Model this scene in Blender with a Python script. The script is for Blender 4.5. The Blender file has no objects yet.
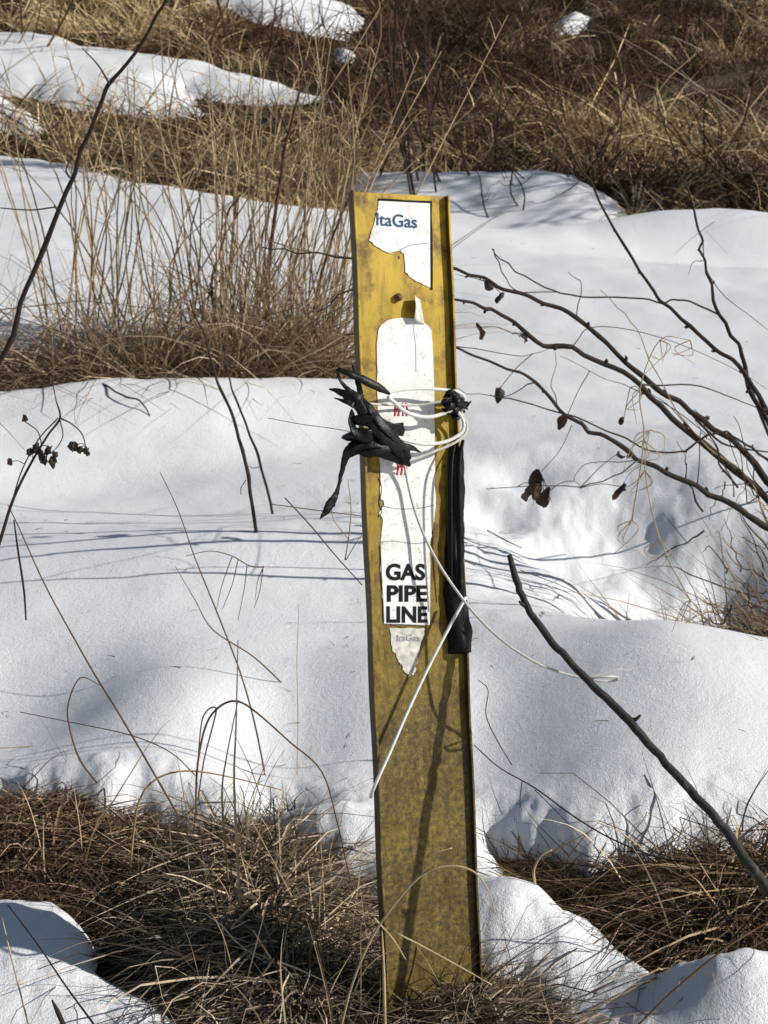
import bpy, bmesh, math, random
import numpy as np
from mathutils import Vector, Matrix
random.seed(7)
RNG = np.random.default_rng(11)
sc = bpy.context.scene
COL = sc.collection
R = math.radians

# ------------------------------------------------------------------ camera, sky, sun, exposure
PITCH, FPX, CAMZ = R(13.0), 1600.0, 1.0
cam_d = bpy.data.cameras.new('camera')
cam = bpy.data.objects.new('camera', cam_d); COL.objects.link(cam)
cam.location = (0, 0, CAMZ); cam.rotation_euler = (R(90) - PITCH, 0, 0)
cam_d.sensor_fit = 'VERTICAL'; cam_d.sensor_height = 7.3
cam_d.lens = 7.3 * FPX / 1024.0
cam_d.clip_start = 0.05; cam_d.clip_end = 1000
cam_d.dof.use_dof = True; cam_d.dof.focus_distance = 1.92
cam_d.dof.aperture_fstop = cam_d.lens / 2.6          # an opening of 2.6 mm
sc.camera = cam

SUN_AZ, SUN_EL = R(80), R(30)        # azimuth: from straight behind the camera towards its right
SUN = Vector((math.sin(SUN_AZ) * math.cos(SUN_EL), -math.cos(SUN_AZ) * math.cos(SUN_EL), math.sin(SUN_EL)))
w = bpy.data.worlds.new('World'); sc.world = w; w.use_nodes = True
nt = w.node_tree; nt.nodes.clear()
sky = nt.nodes.new('ShaderNodeTexSky'); sky.sky_type = 'NISHITA'; sky.sun_disc = False
sky.sun_elevation = SUN_EL; sky.sun_rotation = math.pi - SUN_AZ
sky.air_density = 1.0; sky.dust_density = 0.6; sky.ozone_density = 1.2
bg = nt.nodes.new('ShaderNodeBackground'); bg.inputs['Strength'].default_value = 0.056
wo = nt.nodes.new('ShaderNodeOutputWorld')
nt.links.new(sky.outputs[0], bg.inputs[0]); nt.links.new(bg.outputs[0], wo.inputs[0])
sd = bpy.data.lights.new('sun', 'SUN'); sd.energy = 4.8; sd.angle = R(0.45); sd.color = (1.0, 0.96, 0.905)
so = bpy.data.objects.new('sun', sd); COL.objects.link(so)
so.rotation_euler = SUN.to_track_quat('Z', 'Y').to_euler(); so.location = (4, -3, 5)
sc.view_settings.view_transform = 'Standard'; sc.view_settings.look = 'None'
sc.view_settings.exposure = 0.05; sc.view_settings.gamma = 1.0

# ------------------------------------------------------------------ pixel -> place
CP, SP = math.cos(PITCH), math.sin(PITCH)
def ray(px, py):
    u = (px - 384.0) / FPX; v = (512.0 - py) / FPX
    return np.array([u, CP + v * SP, -SP + v * CP])
CAM = np.array([0, 0, CAMZ])
def P(px, py, y):
    d = ray(px, py); return CAM + d * (y / d[1])

# ------------------------------------------------------------------ noise
def vnoise(x, y, seed=0):
    x = np.asarray(x, float) + seed * 17.31; y = np.asarray(y, float) + seed * 9.77
    xi = np.floor(x).astype(np.int64); yi = np.floor(y).astype(np.int64)
    fx = x - xi; fy = y - yi
    fx = fx * fx * fx * (fx * (fx * 6 - 15) + 10); fy = fy * fy * fy * (fy * (fy * 6 - 15) + 10)
    def h(a, b):
        n = (a * 374761393 + b * 668265263 + seed * 974711) & 0xFFFFFFFF
        n = ((n ^ (n >> 13)) * 1274126177) & 0xFFFFFFFF
        return ((n ^ (n >> 16)) & 0xFFFF) / 65535.0
    a = h(xi, yi); b = h(xi + 1, yi); c = h(xi, yi + 1); d = h(xi + 1, yi + 1)
    return (a + (b - a) * fx + (c - a) * fy + (a - b - c + d) * fx * fy) * 2 - 1
def fbm(x, y, oct=4, seed=0):
    s = 0; a = 1.0; t = 0
    for i in range(oct):
        s = s + a * vnoise(x * 2 ** i, y * 2 ** i, seed + i); t += a; a *= 0.5
    return s / t
def sstep(e0, e1, x):
    t = np.clip((x - e0) / (e1 - e0), 0, 1); return t * t * (3 - 2 * t)

# ------------------------------------------------------------------ terrain
PY = np.array([-200, -20, 0, 1.0, 1.73, 2.3, 3.0, 3.7, 5.2, 6.8, 8.5, 10, 11, 13, 16, 30, 60, 400])
PZ = np.array([-4, -.5, -.10, -.03, 0, .015, .05, .085, .246, .46, .70, .83, .96, 1.50, 2.36, 6.0, 13, 75])
_ty = np.concatenate([np.linspace(-200, 0, 60)[:-1], np.linspace(0, 20, 1200), np.linspace(20, 400, 200)[1:]])
_tz = np.interp(_ty, PY, PZ)
_k = np.interp(np.linspace(0, 20, 1200), PY, PZ)
_k = np.convolve(np.pad(_k, 24, mode='reflect', reflect_type='odd'), np.ones(49) / 49, 'valid')
_tz[59:59 + 1200] = _k
def base(x, y):
    return np.interp(y, _ty, _tz)
def hit(px, py, f, t0=0.8, t1=60):
    d = ray(px, py); t = t0 * np.exp(np.linspace(0, math.log(t1 / t0), 2400))
    p = CAM[None] + d[None] * t[:, None]
    g = p[:, 2] - f(p[:, 0], p[:, 1])
    k = np.argmax(g < 0)
    if k == 0: k = 1 if g[0] < 0 else len(t) - 1
    a = g[k - 1] / (g[k - 1] - g[k] + 1e-12)
    return p[k - 1] * (1 - a) + p[k] * a
def B0(px, py): return hit(px, py, base)
# swells and dips: pixel of centre, height, radii in metres (across, along), turn
BUMPS = []
def bump(px, py, h, rx, ry, rot=0):
    c = B0(px, py); BUMPS.append((c[0], c[1], h, rx, ry, math.radians(rot)))
# right: hollow behind the ridge, below the willow
bump(690, 560, -.20, .34, .28, 0); bump(600, 500, -.08, .22, .25, 0); bump(575, 562, .05, .13, .14, -20)
bump(770, 600, -.10, .3, .25); bump(700, 470, .06, .5, .4)
bump(650, 690, .085, .34, .38, -10); bump(480, 745, -.055, .17, .28, 0); bump(620, 800, .03, .2, .14)
bump(550, 905, .03, .10, .08); bump(600, 985, -.03, .10, .1); bump(745, 1000, .06, .10, .12); bump(500, 920, .02, .06, .1)
for q_ in ((500, 500, .035, .07), (560, 535, .05, .09), (640, 520, .04, .08), (690, 575, .05, .09), (610, 570, .03, .06), (525, 470, .03, .08), (730, 540, .05, .1)): bump(q_[0], q_[1], -q_[2], q_[3], q_[3] * 1.2)
# left
bump(-30, 690, -.095, .28, .28, 0); bump(280, 735, -.05, .14, .17, 0); bump(175, 700, .045, .20, .24); bump(400, 690, .04, .15, .22)
bump(200, 560, .05, .6, .22, 0); bump(130, 775, .03, .16, .1); bump(330, 830, .045, .12, .09); bump(40, 785, .03, .1, .1)
bump(60, 930, .03, .2, .14); bump(300, 430, -.05, .35, .3); bump(150, 400, .06, .7, .25); bump(90, 470, -.04, .3, .2)
bump(420, 540, .03, .3, .3); bump(480, 510, -.05, .16, .3)
# shaded dip behind the far crest
bump(600, 198, -.24, 1.5, .5, -8); bump(430, 185, -.08, .6, .4); bump(800, 225, -.2, 1.2, .6); bump(560, 176, .07, .7, .35); bump(700, 203, .20, .9, .3); bump(800, 212, .15, .8, .3)
bump(100, 230, .06, 1.2, .8)
_HC = B0(610, 525)
def surf(x, y):
    x = np.asarray(x, float); y = np.asarray(y, float)
    z = base(x, y)
    for cx, cy, h, rx, ry, a in BUMPS:
        dx = x - cx; dy = y - cy
        u = dx * math.cos(a) + dy * math.sin(a); v = -dx * math.sin(a) + dy * math.cos(a)
        z = z + h * np.exp(-(u / rx) ** 2 - (v / ry) ** 2)
    cr = np.exp(-((x - _HC[0]) / .55) ** 2 - ((y - _HC[1]) / .5) ** 2)
    z = z + cr * (fbm(x * 9, y * 7, 4, 33) * .024 - np.abs(fbm(x * 4, y * 4, 2, 37)) * .02)
    far = sstep(9.5, 16, y)
    z = z + fbm(x * 1.6, y * 1.6, 3, 3) * .022 + fbm(x * 6, y * 6, 2, 5) * .0035 + far * (fbm(x * .45, y * .45, 4, 9) * .22 - .07 * np.clip(x, -8, 8))
    return z
def poly(pts): return np.array([B0(*p)[:2] for p in pts])
def psd(pl, x, y):                                    # signed distance, negative inside
    n = len(pl); d = np.full(x.shape, 1e9); ins = np.zeros(x.shape, bool)
    for i in range(n):
        a = pl[i]; b = pl[(i + 1) % n]; e = b - a
        t = np.clip(((x - a[0]) * e[0] + (y - a[1]) * e[1]) / (e @ e + 1e-12), 0, 1)
        d = np.minimum(d, np.hypot(x - a[0] - t * e[0], y - a[1] - t * e[1]))
        c = ((a[1] > y) != (b[1] > y)) & (x < (b[0] - a[0]) * (y - a[1]) / (b[1] - a[1] + 1e-12) + a[0])
        ins ^= c
    return np.where(ins, -d, d)
BARE_NEAR = [
    poly([(-260, 770), (0, 770), (60, 775), (110, 790), (150, 788), (200, 806), (260, 812), (300, 828), (345, 858), (372, 900), (400, 950), (470, 945), (520, 952),
          (560, 975), (585, 1024), (600, 1110), (300, 1100), (225, 1030), (180, 992), (140, 968), (98, 948), (96, 920), (75, 893), (50, 880), (0, 882), (-260, 890)]),
    poly([(482, 818), (520, 832), (560, 838), (600, 850), (640, 848), (700, 840), (768, 842), (960, 840), (960, 970), (768, 962), (722, 966), (690, 957), (640, 932), (602, 903), (575, 903), (540, 880), (510, 866)]),
    poly([(615, 592), (700, 585), (768, 572), (960, 570), (960, 650), (768, 628), (700, 612), (655, 602)]),
    poly([(-300, 388), (20, 388), (140, 383), (200, 380), (280, 371), (352, 364), (345, 335), (250, 345), (120, 350), (0, 352), (-300, 350)]),
    poly([(282, 780), (297, 780), (300, 795), (284, 797)]),
]
_hb = [B0(*p)[:2] for p in [(-600, 140), (-100, 146), (0, 150), (100, 163), (200, 183), (300, 188), (352, 186), (345, 168), (400, 165), (480, 168), (560, 172), (620, 186), (680, 196), (768, 203), (1300, 210)]]
BARE_HILL = np.array(list(_hb) + [np.array([60, 30]), np.array([60, 300]), np.array([-60, 300]), np.array([-60, 30])])
HILL_SNOW = [
    poly([(-200, 35), (0, 40), (80, 47), (150, 55), (210, 63), (290, 73), (328, 92), (250, 90), (190, 82), (205, 98), (140, 104), (90, 100), (60, 92), (0, 90), (-200, 92)]),
    poly([(185, -4), (350, -6), (356, 20), (300, 24), (255, 18), (215, 10)]),
    poly([(-150, 96), (0, 97), (48, 114), (46, 128), (0, 120), (-150, 118)]),
    poly([(335, 38), (365, 42), (362, 52), (340, 50)]), poly([(555, -3), (590, -3), (585, 8), (560, 8)]),
]
def bare_sd(x, y):
    x = np.asarray(x, float); y = np.asarray(y, float)
    s = np.clip(y / 2.2, .5, 4)
    wx = fbm(x * 9 / s, y * 9 / s, 3, 21) * .036 * s; wy = fbm(x * 9 / s, y * 9 / s, 3, 27) * .036 * s
    X = x + wx; Y = y + wy
    d = np.full(x.shape, 1e9)
    for p in BARE_NEAR: d = np.minimum(d, psd(p, X, Y))
    h = psd(BARE_HILL, X, Y)
    for p in HILL_SNOW: h = np.maximum(h, -psd(p, X, Y))
    return np.minimum(d, h)
DY, DZ = [0, 1.7, 1.95, 2.2, 2.6, 5, 10, 16], [.045, .045, .05, .055, .07, .10, .12, .12]
def snow_depth(x, y):
    y = np.asarray(y, float); s = bare_sd(x, y)
    wd = np.clip(.085 * y / 1.8, .06, .40)
    q = np.clip(s / wd, 0, 1)
    D = np.interp(y, DY, DZ)
    return np.where(s > 0, D * np.clip(1 - (1 - q) ** 2.2, 0, 1) ** .75, -.04 * np.clip(-s / wd, 0, 1)), D, s
def ground_z(x, y):
    x = np.asarray(x, float); y = np.asarray(y, float)
    D = np.interp(y, DY, DZ)
    return surf(x, y) - D + .034 * np.exp(-((x - .10) / .15) ** 2 - ((y - 1.70) / .11) ** 2)
def top_z(x, y):
    dpt, D, s = snow_depth(x, y)
    return surf(x, y) - D + np.maximum(dpt, 0)
def G(px, py): return hit(px, py, lambda a, b: top_z(a, b))

# ------------------------------------------------------------------ mesh helpers
def tag(o, label=None, cat=None, group=None, kind=None):
    if label: o['label'] = label
    if cat: o['category'] = cat
    if group: o['group'] = group
    if kind: o['kind'] = kind
    return o
def thing(name, label, cat, loc=(0, 0, 0), group=None):
    o = bpy.data.objects.new(name, None); COL.objects.link(o); o.location = loc
    o.empty_display_size = .05
    return tag(o, label, cat, group)
def link(name, me, mat, parent=None):
    o = bpy.data.objects.new(name, me); COL.objects.link(o)
    if mat: me.materials.append(mat)
    if parent:
        o.parent = parent
        o.matrix_parent_inverse = Matrix.Translation(-Vector(parent.location)) if parent.type == 'EMPTY' else Matrix()
    return o
def np_mesh(name, V, F, col=None, smooth=True):
    me = bpy.data.meshes.new(name)
    V = np.asarray(V, np.float32); F = np.asarray(F, np.int32)
    k = F.shape[1]
    me.vertices.add(len(V)); me.vertices.foreach_set('co', V.ravel())
    me.loops.add(F.size); me.loops.foreach_set('vertex_index', F.ravel())
    me.polygons.add(len(F)); me.polygons.foreach_set('loop_start', np.arange(0, F.size, k, dtype=np.int32))
    me.polygons.foreach_set('loop_total', np.full(len(F), k, np.int32))
    me.polygons.foreach_set('use_smooth', np.full(len(F), smooth, bool))
    if col is not None:
        a = me.color_attributes.new('Col', 'FLOAT_COLOR', 'POINT')
        c = np.ones((len(V), 4), np.float32); c[:, :3] = col
        a.data.foreach_set('color', c.ravel())
    me.update(calc_edges=True); me.validate()
    return me
class MB:
    """collects ribbons and tubes (quads) and links them as one mesh"""
    def __init__(s): s.V = []; s.F = []; s.C = []; s.n = 0
    def add(s, V, F, col):
        V = np.asarray(V, float).reshape(-1, 3); s.V.append(V); s.F.append(np.asarray(F, int) + s.n)
        c = np.empty((len(V), 3)); c[:] = col; s.C.append(c); s.n += len(V)
    def blades(s, roots, dirs, length, width, droop, col, seg=5, wob=.04, curl=None):
        """curved tapering leaves; all arguments arrays of N"""
        N = len(roots); t = np.linspace(0, 1, seg + 1)
        d = dirs / np.linalg.norm(dirs, axis=1, keepdims=True)
        horiz = d.copy(); horiz[:, 2] = 0; hn = np.linalg.norm(horiz, axis=1, keepdims=True)
        rnd = RNG.normal(size=(N, 3)); rnd[:, 2] = 0; rnd /= np.linalg.norm(rnd, axis=1, keepdims=True)
        horiz = np.where(hn > .05, horiz / np.maximum(hn, 1e-6), rnd)
        L = length[:, None, None]; T = t[None, :, None]
        pts = roots[:, None] + d[:, None] * L * T
        pts = pts + (horiz[:, None] * .55 - np.array([0, 0, 1.0]) * .75) * (droop[:, None, None] * L * T ** 2.2)
        wv = RNG.normal(size=(N, 3)) * wob
        ph = RNG.uniform(0, 6.28, N)[:, None, None]
        pts = pts + wv[:, None] * L * np.sin(T * 4.5 + ph) * T
        side = np.cross(d, RNG.normal(size=(N, 3))); side /= np.linalg.norm(side, axis=1, keepdims=True) + 1e-9
        tw = np.clip(1.0 - t ** 2.5, .06, 1)[None, :, None] * width[:, None, None] * .5
        a = pts - side[:, None] * tw; b = pts + side[:, None] * tw
        V = np.stack([a, b], 2).reshape(-1, 3)
        m = 2 * (seg + 1); o = np.arange(N)[:, None] * m; q = np.arange(seg)[None] * 2
        F = np.stack([o + q, o + q + 1, o + q + 3, o + q + 2], -1).reshape(-1, 4)
        s.add(V, F, np.repeat(col, m, axis=0))
    def tube(s, pts, r, col=(.1, .07, .05), sides=6, step=None, flat=1.0, flatdir=None, wob=0, cap=True, cr=True):
        pts = np.asarray(pts, float); n = len(pts)
        r = np.broadcast_to(np.asarray(r, float), (n,)) if np.ndim(r) else np.full(n, float(r))
        if cr and n > 2: pts, r = crom(pts, r, 5 if step is None else step)
        elif n == 2: 
            t = np.linspace(0, 1, 5)[:, None]; pts = pts[:1] * (1 - t) + pts[1:] * t; r = r[0] * (1 - t[:, 0]) + r[1] * t[:, 0]
        n = len(pts)
        if wob: pts = pts + RNG.normal(size=pts.shape) * wob
        tg = np.gradient(pts, axis=0); tg /= np.linalg.norm(tg, axis=1, keepdims=True) + 1e-12
        up = np.array([0, 0, 1.0]) if abs(tg[0][2]) < .9 else np.array([1.0, 0, 0])
        if flatdir is not None: up = np.asarray(flatdir, float)
        u = np.cross(tg[0], up); u /= np.linalg.norm(u)
        V = []
        for i in range(n):
            if flatdir is not None: u = np.cross(tg[i], up)
            u = u - tg[i] * (u @ tg[i]); u /= np.linalg.norm(u) + 1e-12
            v = np.cross(tg[i], u)
            for k in range(sides):
                a = 2 * math.pi * k / sides
                V.append(pts[i] + r[i] * (math.cos(a) * u + flat * math.sin(a) * v))
        F = []
        for i in range(n - 1):
            for k in range(sides):
                k2 = (k + 1) % sides
                F.append((i * sides + k, i * sides + k2, (i + 1) * sides + k2, (i + 1) * sides + k))
        if cap:
            for e, i in ((0, 0), (1, n - 1)):
                V.append(pts[i]); c = len(V) - 1
                for k in range(0, sides, 2):
                    q = [i * sides + k, i * sides + (k + 1) % sides, i * sides + (k + 2) % sides, c]
                    F.append(q if e else q[::-1])
        s.add(V, F, col)
    def build(s, name, mat, parent=None, smooth=True):
        return link(name, np_mesh(name, np.concatenate(s.V), np.concatenate(s.F), np.concatenate(s.C), smooth), mat, parent)
def tint(n, a, b_, seed=None, dark=.12):
    k = np.where(RNG.random((n, 1)) < .64, RNG.random((n, 1)) * .3, RNG.uniform(.45, 1.05, (n, 1)))
    c = np.array(a) * (1 - k) + np.array(b_) * k
    c *= RNG.uniform(.75, 1.2, (n, 1))
    return c
def crom(p, r, k):
    n = len(p); q = np.vstack([2 * p[0] - p[1], p, 2 * p[-1] - p[-2]]); o = []; rr = []
    for i in range(n - 1):
        a, b, c, d = q[i:i + 4]
        for j in range(k):
            t = j / k
            o.append(.5 * (2 * b + (c - a) * t + (2 * a - 5 * b + 4 * c - d) * t * t + (3 * b - a - 3 * c + d) * t ** 3)); rr.append(r[i] * (1 - t) + r[i + 1] * t)
    o.append(p[-1]); rr.append(r[-1]); return np.array(o), np.array(rr)

# ------------------------------------------------------------------ materials
def mat(name):
    m = bpy.data.materials.new(name); m.use_nodes = True
    return m, m.node_tree, m.node_tree.nodes['Principled BSDF']
def N(t, k, **kw):
    n = t.nodes.new(k)
    for a, b in kw.items():
        if a in n.inputs: n.inputs[a].default_value = b
        else: setattr(n, a, b)
    return n
def noise(t, scale, detail=5, rough=.6, src=None, obj=True):
    n = N(t, 'ShaderNodeTexNoise'); n.inputs['Scale'].default_value = scale; n.inputs['Detail'].default_value = detail; n.inputs['Roughness'].default_value = rough
    c = src or t.nodes.new('ShaderNodeTexCoord').outputs['Object']
    t.links.new(c, n.inputs['Vector']); return n.outputs['Fac']
def ramp(t, fac, stops):
    r = N(t, 'ShaderNodeValToRGB'); e = r.color_ramp.elements
    while len(e) < len(stops): e.new(.5)
    for k, (p, c) in enumerate(stops):
        e[k].position = p; e[k].color = (*c, 1) if len(c) == 3 else c
    t.links.new(fac, r.inputs['Fac']); return r.outputs['Color']
def mix(t, f, a, b, typ='MIX'):
    m = N(t, 'ShaderNodeMix'); m.data_type = 'RGBA'; m.blend_type = typ
    for i, x in ((0, f), (6, a), (7, b)):
        if hasattr(x, 'is_output'): t.links.new(x, m.inputs[i])
        elif i == 0: m.inputs[0].default_value = x
        else: m.inputs[i].default_value = (*x, 1)
    return m.outputs[2]
def bumpn(t, b, h, strength, dist):
    n = N(t, 'ShaderNodeBump'); n.inputs['Strength'].default_value = strength; n.inputs['Distance'].default_value = dist
    t.links.new(h, n.inputs['Height']); t.links.new(n.outputs[0], b.inputs['Normal']); return n
def simple(name, col, rough=.6, spec=.4, var=.3, scale=60, bump=.0):
    m, t, b = mat(name)
    f = noise(t, scale)
    lo = tuple(c * (1 - var) for c in col); hi = tuple(min(1, c * (1 + var)) for c in col)
    t.links.new(ramp(t, f, [(.3, lo), (.7, hi)]), b.inputs['Base Color'])
    b.inputs['Roughness'].default_value = rough; b.inputs['Specular IOR Level'].default_value = spec
    if bump: bumpn(t, b, f, bump, .002)
    return m
def plant_mat(name, transl=.25, rough=.65, spec=.25, scale=35):
    m, t, b = mat(name)
    at = N(t, 'ShaderNodeAttribute', attribute_name='Col')
    f = noise(t, scale, 3)
    c = mix(t, 1.0, at.outputs['Color'], ramp(t, f, [(.25, (.6, .56, .5)), (.75, (1.25, 1.25, 1.25))]), 'MULTIPLY')
    t.links.new(c, b.inputs['Base Color']); b.inputs['Roughness'].default_value = rough; b.inputs['Specular IOR Level'].default_value = spec
    if transl:
        tr = N(t, 'ShaderNodeBsdfTranslucent'); t.links.new(c, tr.inputs['Color'])
        mx = N(t, 'ShaderNodeMixShader'); mx.inputs[0].default_value = transl
        t.links.new(b.outputs[0], mx.inputs[1]); t.links.new(tr.outputs[0], mx.inputs[2])
        t.links.new(mx.outputs[0], t.nodes['Material Output'].inputs[0])
    return m
M_GRASS = plant_mat('dry_grass', .15, .7, .12)
M_TWIG = plant_mat('twig_bark', 0, .75, .12, 120)
M_LEAF = plant_mat('dead_leaf', .1, .7)

# snow
M_SNOW, t, b = mat('snow')
n1 = noise(t, 330, 3, .8); n2 = noise(t, 110, 4, .7); n3 = noise(t, 5, 4); n4 = noise(t, 24, 5, .7)
sc1 = mix(t, n3, (.82, .835, .855), (.90, .90, .895))
sc2 = mix(t, 1, sc1, ramp(t, n1, [(.28, (.90, .90, .90)), (.42, (1, 1, 1))]), 'MULTIPLY')
t.links.new(mix(t, 1, sc2, ramp(t, n4, [(.22, (.80, .77, .72)), (.36, (1, 1, 1))]), 'MULTIPLY'), b.inputs['Base Color'])
b.inputs['Roughness'].default_value = .5; b.inputs['Specular IOR Level'].default_value = .4
hs = None
for f_, w_ in ((n1, 1.5), (n2, 1.5), (n4, 1.6)):
    m1 = N(t, 'ShaderNodeMath', operation='MULTIPLY_ADD'); m1.inputs[1].default_value = w_; t.links.new(f_, m1.inputs[0])
    if hs is None: m1.inputs[2].default_value = 0
    else: t.links.new(hs, m1.inputs[2])
    hs = m1.outputs[0]
bumpn(t, b, hs, .42, .005)
# ground
M_SOIL, t, b = mat('matted_soil')
n1 = noise(t, 45, 8, .75); n2 = noise(t, 1.4, 4)
c1 = ramp(t, n1, [(.3, (.015, .010, .007)), (.55, (.045, .029, .017)), (.8, (.14, .095, .05))])
c2 = ramp(t, n1, [(.3, (.03, .02, .012)), (.55, (.085, .056, .03)), (.8, (.22, .15, .075))])
t.links.new(mix(t, n2, c1, c2), b.inputs['Base Color']); b.inputs['Roughness'].default_value = .95; b.inputs['Specular IOR Level'].default_value = .1
bumpn(t, b, n1, 1.0, .02)

# ------------------------------------------------------------------ ground and snow sheets
ang = np.concatenate([np.linspace(-180, -40, 48)[:-1], np.linspace(-40, -17, 60)[:-1], np.linspace(-17, 17, 420)[:-1], np.linspace(17, 40, 60)[:-1], np.linspace(40, 180, 48)])
rad = np.concatenate([np.linspace(.02, 1.3, 16)[:-1], 1.3 * np.exp(np.linspace(0, math.log(20 / 1.3), 560))[:-1], 20 * np.exp(np.linspace(0, math.log(15), 50))])
AA, RR = np.meshgrid(np.radians(ang), rad)
GX = RR * np.sin(AA); GY = RR * np.cos(AA)
na, nr = len(ang), len(rad)
iy, ix = np.meshgrid(np.arange(nr - 1), np.arange(na - 1), indexing='ij')
FQ = np.stack([iy * na + ix, iy * na + ix + 1, (iy + 1) * na + ix + 1, (iy + 1) * na + ix], -1).reshape(-1, 4)
fx, fy = GX.ravel(), GY.ravel()
gz = ground_z(fx, fy) + fbm(fx * 22, fy * 22, 3, 41) * .008
o = link('ground', np_mesh('ground', np.stack([fx, fy, gz], 1), FQ[:, ::-1]), M_SOIL); tag(o, kind='structure')
dpt, D, sdist = snow_depth(fx, fy)
lump = fbm(fx * 26, fy * 26, 3, 51) * (.0006 + .012 * np.exp(-np.maximum(sdist, 0) / .07)) + fbm(fx * 60, fy * 60, 2, 57) * .006 * np.exp(-np.maximum(sdist, 0) / .05)
sz = ground_z(fx, fy) + dpt + lump * np.clip(dpt / .05, 0, 1)
keep = (sdist > -.03 * np.clip(fy, 1, 6))
FS = FQ[keep[FQ].all(1)]
used = np.unique(FS); rem = np.full(len(fx), -1); rem[used] = np.arange(len(used))
o = link('snow', np_mesh('snow', np.stack([fx, fy, sz], 1)[used], rem[FS][:, ::-1]), M_SNOW); tag(o, kind='structure')

# ------------------------------------------------------------------ marker post
PB = P(433, 1000, 1.73); PT = P(399.5, 194, 1.94)
AX = PT - PB; PLEN = np.linalg.norm(AX); AX = AX / PLEN
n0 = np.array([-PB[0] * .3, -1, 0.0]); n0 -= AX * (n0 @ AX); n0 /= np.linalg.norm(n0)
rotm = np.array(Matrix.Rotation(R(28), 3, Vector(AX)))
NO = rotm @ n0; AC = np.cross(AX, NO)
def loc3(a, l, n=0.0): return PB + AC * a + AX * l + NO * n
def Q(px, py, n=0.0):
    d = ray(px, py); o = PB + NO * n
    t = ((o - CAM) @ NO) / (d @ NO); return CAM + d * t
def AL(px, py, n=0.0):
    p = Q(px, py, n) - PB; return p @ AC, p @ AX
HW, FL, FB, TH = .0645, .0078, .0065, .003        # half width, flange forward and back, sheet thickness
M_POST, t, b = mat('yellow_post_paint')
tc = t.nodes.new('ShaderNodeTexCoord'); sep = N(t, 'ShaderNodeSeparateXYZ'); t.links.new(tc.outputs['Object'], sep.inputs[0])
mr = N(t, 'ShaderNodeMapRange'); mr.inputs[1].default_value = .28; mr.inputs[2].default_value = .86; mr.inputs[3].default_value = 1.0; mr.inputs[4].default_value = 0.0
t.links.new(sep.outputs[2], mr.inputs[0])
g1 = noise(t, 26, 8, .7); g2 = noise(t, 150, 9, .8); g3 = noise(t, 7, 4)
paint = ramp(t, g1, [(.30, (.30, .18, .009)), (.55, (.50, .325, .014)), (.8, (.58, .41, .03))])
grime = ramp(t, g2, [(.36, (.022, .016, .008)), (.48, (.10, .068, .018)), (.60, (.21, .145, .025)), (.655, (.32, .22, .03)), (.68, (.70, .48, .05))])
s1 = N(t, 'ShaderNodeMath', operation='MULTIPLY_ADD'); t.links.new(g3, s1.inputs[0]); s1.inputs[1].default_value = .9; s1.inputs[2].default_value = -.45
s2 = N(t, 'ShaderNodeMath', operation='ADD'); t.links.new(mr.outputs[0], s2.inputs[0]); t.links.new(s1.outputs[0], s2.inputs[1])
s3 = N(t, 'ShaderNodeMath', operation='MULTIPLY_ADD'); t.links.new(g1, s3.inputs[0]); s3.inputs[1].default_value = 1.1; s3.inputs[2].default_value = -.55
s4 = N(t, 'ShaderNodeMath', operation='ADD', use_clamp=True); t.links.new(s2.outputs[0], s4.inputs[0]); t.links.new(s3.outputs[0], s4.inputs[1])
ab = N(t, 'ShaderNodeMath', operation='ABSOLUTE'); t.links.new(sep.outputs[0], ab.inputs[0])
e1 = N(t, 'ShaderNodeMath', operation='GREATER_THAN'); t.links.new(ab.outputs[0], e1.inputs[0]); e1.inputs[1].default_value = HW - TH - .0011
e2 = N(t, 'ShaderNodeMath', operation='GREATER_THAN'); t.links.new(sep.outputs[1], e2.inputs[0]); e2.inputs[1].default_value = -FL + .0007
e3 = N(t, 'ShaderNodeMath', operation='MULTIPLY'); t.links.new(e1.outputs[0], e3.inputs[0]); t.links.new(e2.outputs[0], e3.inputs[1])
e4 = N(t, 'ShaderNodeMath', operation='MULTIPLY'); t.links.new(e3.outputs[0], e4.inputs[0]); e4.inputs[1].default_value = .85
mp = N(t, 'ShaderNodeMapping'); mp.inputs['Scale'].default_value = (1, 1, .22); t.links.new(tc.outputs['Object'], mp.inputs[0])
g4 = noise(t, 60, 6, .65, mp.outputs[0])
mp2 = N(t, 'ShaderNodeMapping'); mp2.inputs['Scale'].default_value = (1, 1, .06); t.links.new(tc.outputs['Object'], mp2.inputs[0]); g5 = noise(t, 420, 3, .6, mp2.outputs[0]); g6 = noise(t, 75, 3, .5)
pc = mix(t, s4.outputs[0], paint, grime)
pc = mix(t, 1, pc, ramp(t, g4, [(.32, (.55, .50, .45)), (.52, (1, 1, 1)), (.72, (1.2, 1.15, .9))]), 'MULTIPLY')
pc = mix(t, 1, pc, ramp(t, g1, [(.36, (.42, .38, .34)), (.50, (1, 1, 1))]), 'MULTIPLY')
pc = mix(t, 1, pc, ramp(t, g5, [(.30, (.50, .45, .40)), (.40, (1, 1, 1))]), 'MULTIPLY')
pc = mix(t, ramp(t, g6, [(.69, (0, 0, 0)), (.71, (1, 1, 1))]), pc, (.07, .045, .015))
pc = mix(t, e4.outputs[0], pc, (.03, .02, .007))  # flange walls nearly black: their shade is put into the paint colour
spk = ramp(t, g2, [(.30, (.35, .30, .25)), (.42, (1, 1, 1))])
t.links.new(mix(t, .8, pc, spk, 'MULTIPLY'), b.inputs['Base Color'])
b.inputs['Roughness'].default_value = .5; b.inputs['Specular IOR Level'].default_value = .35
bumpn(t, b, g2, .35, .0015)
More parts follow.
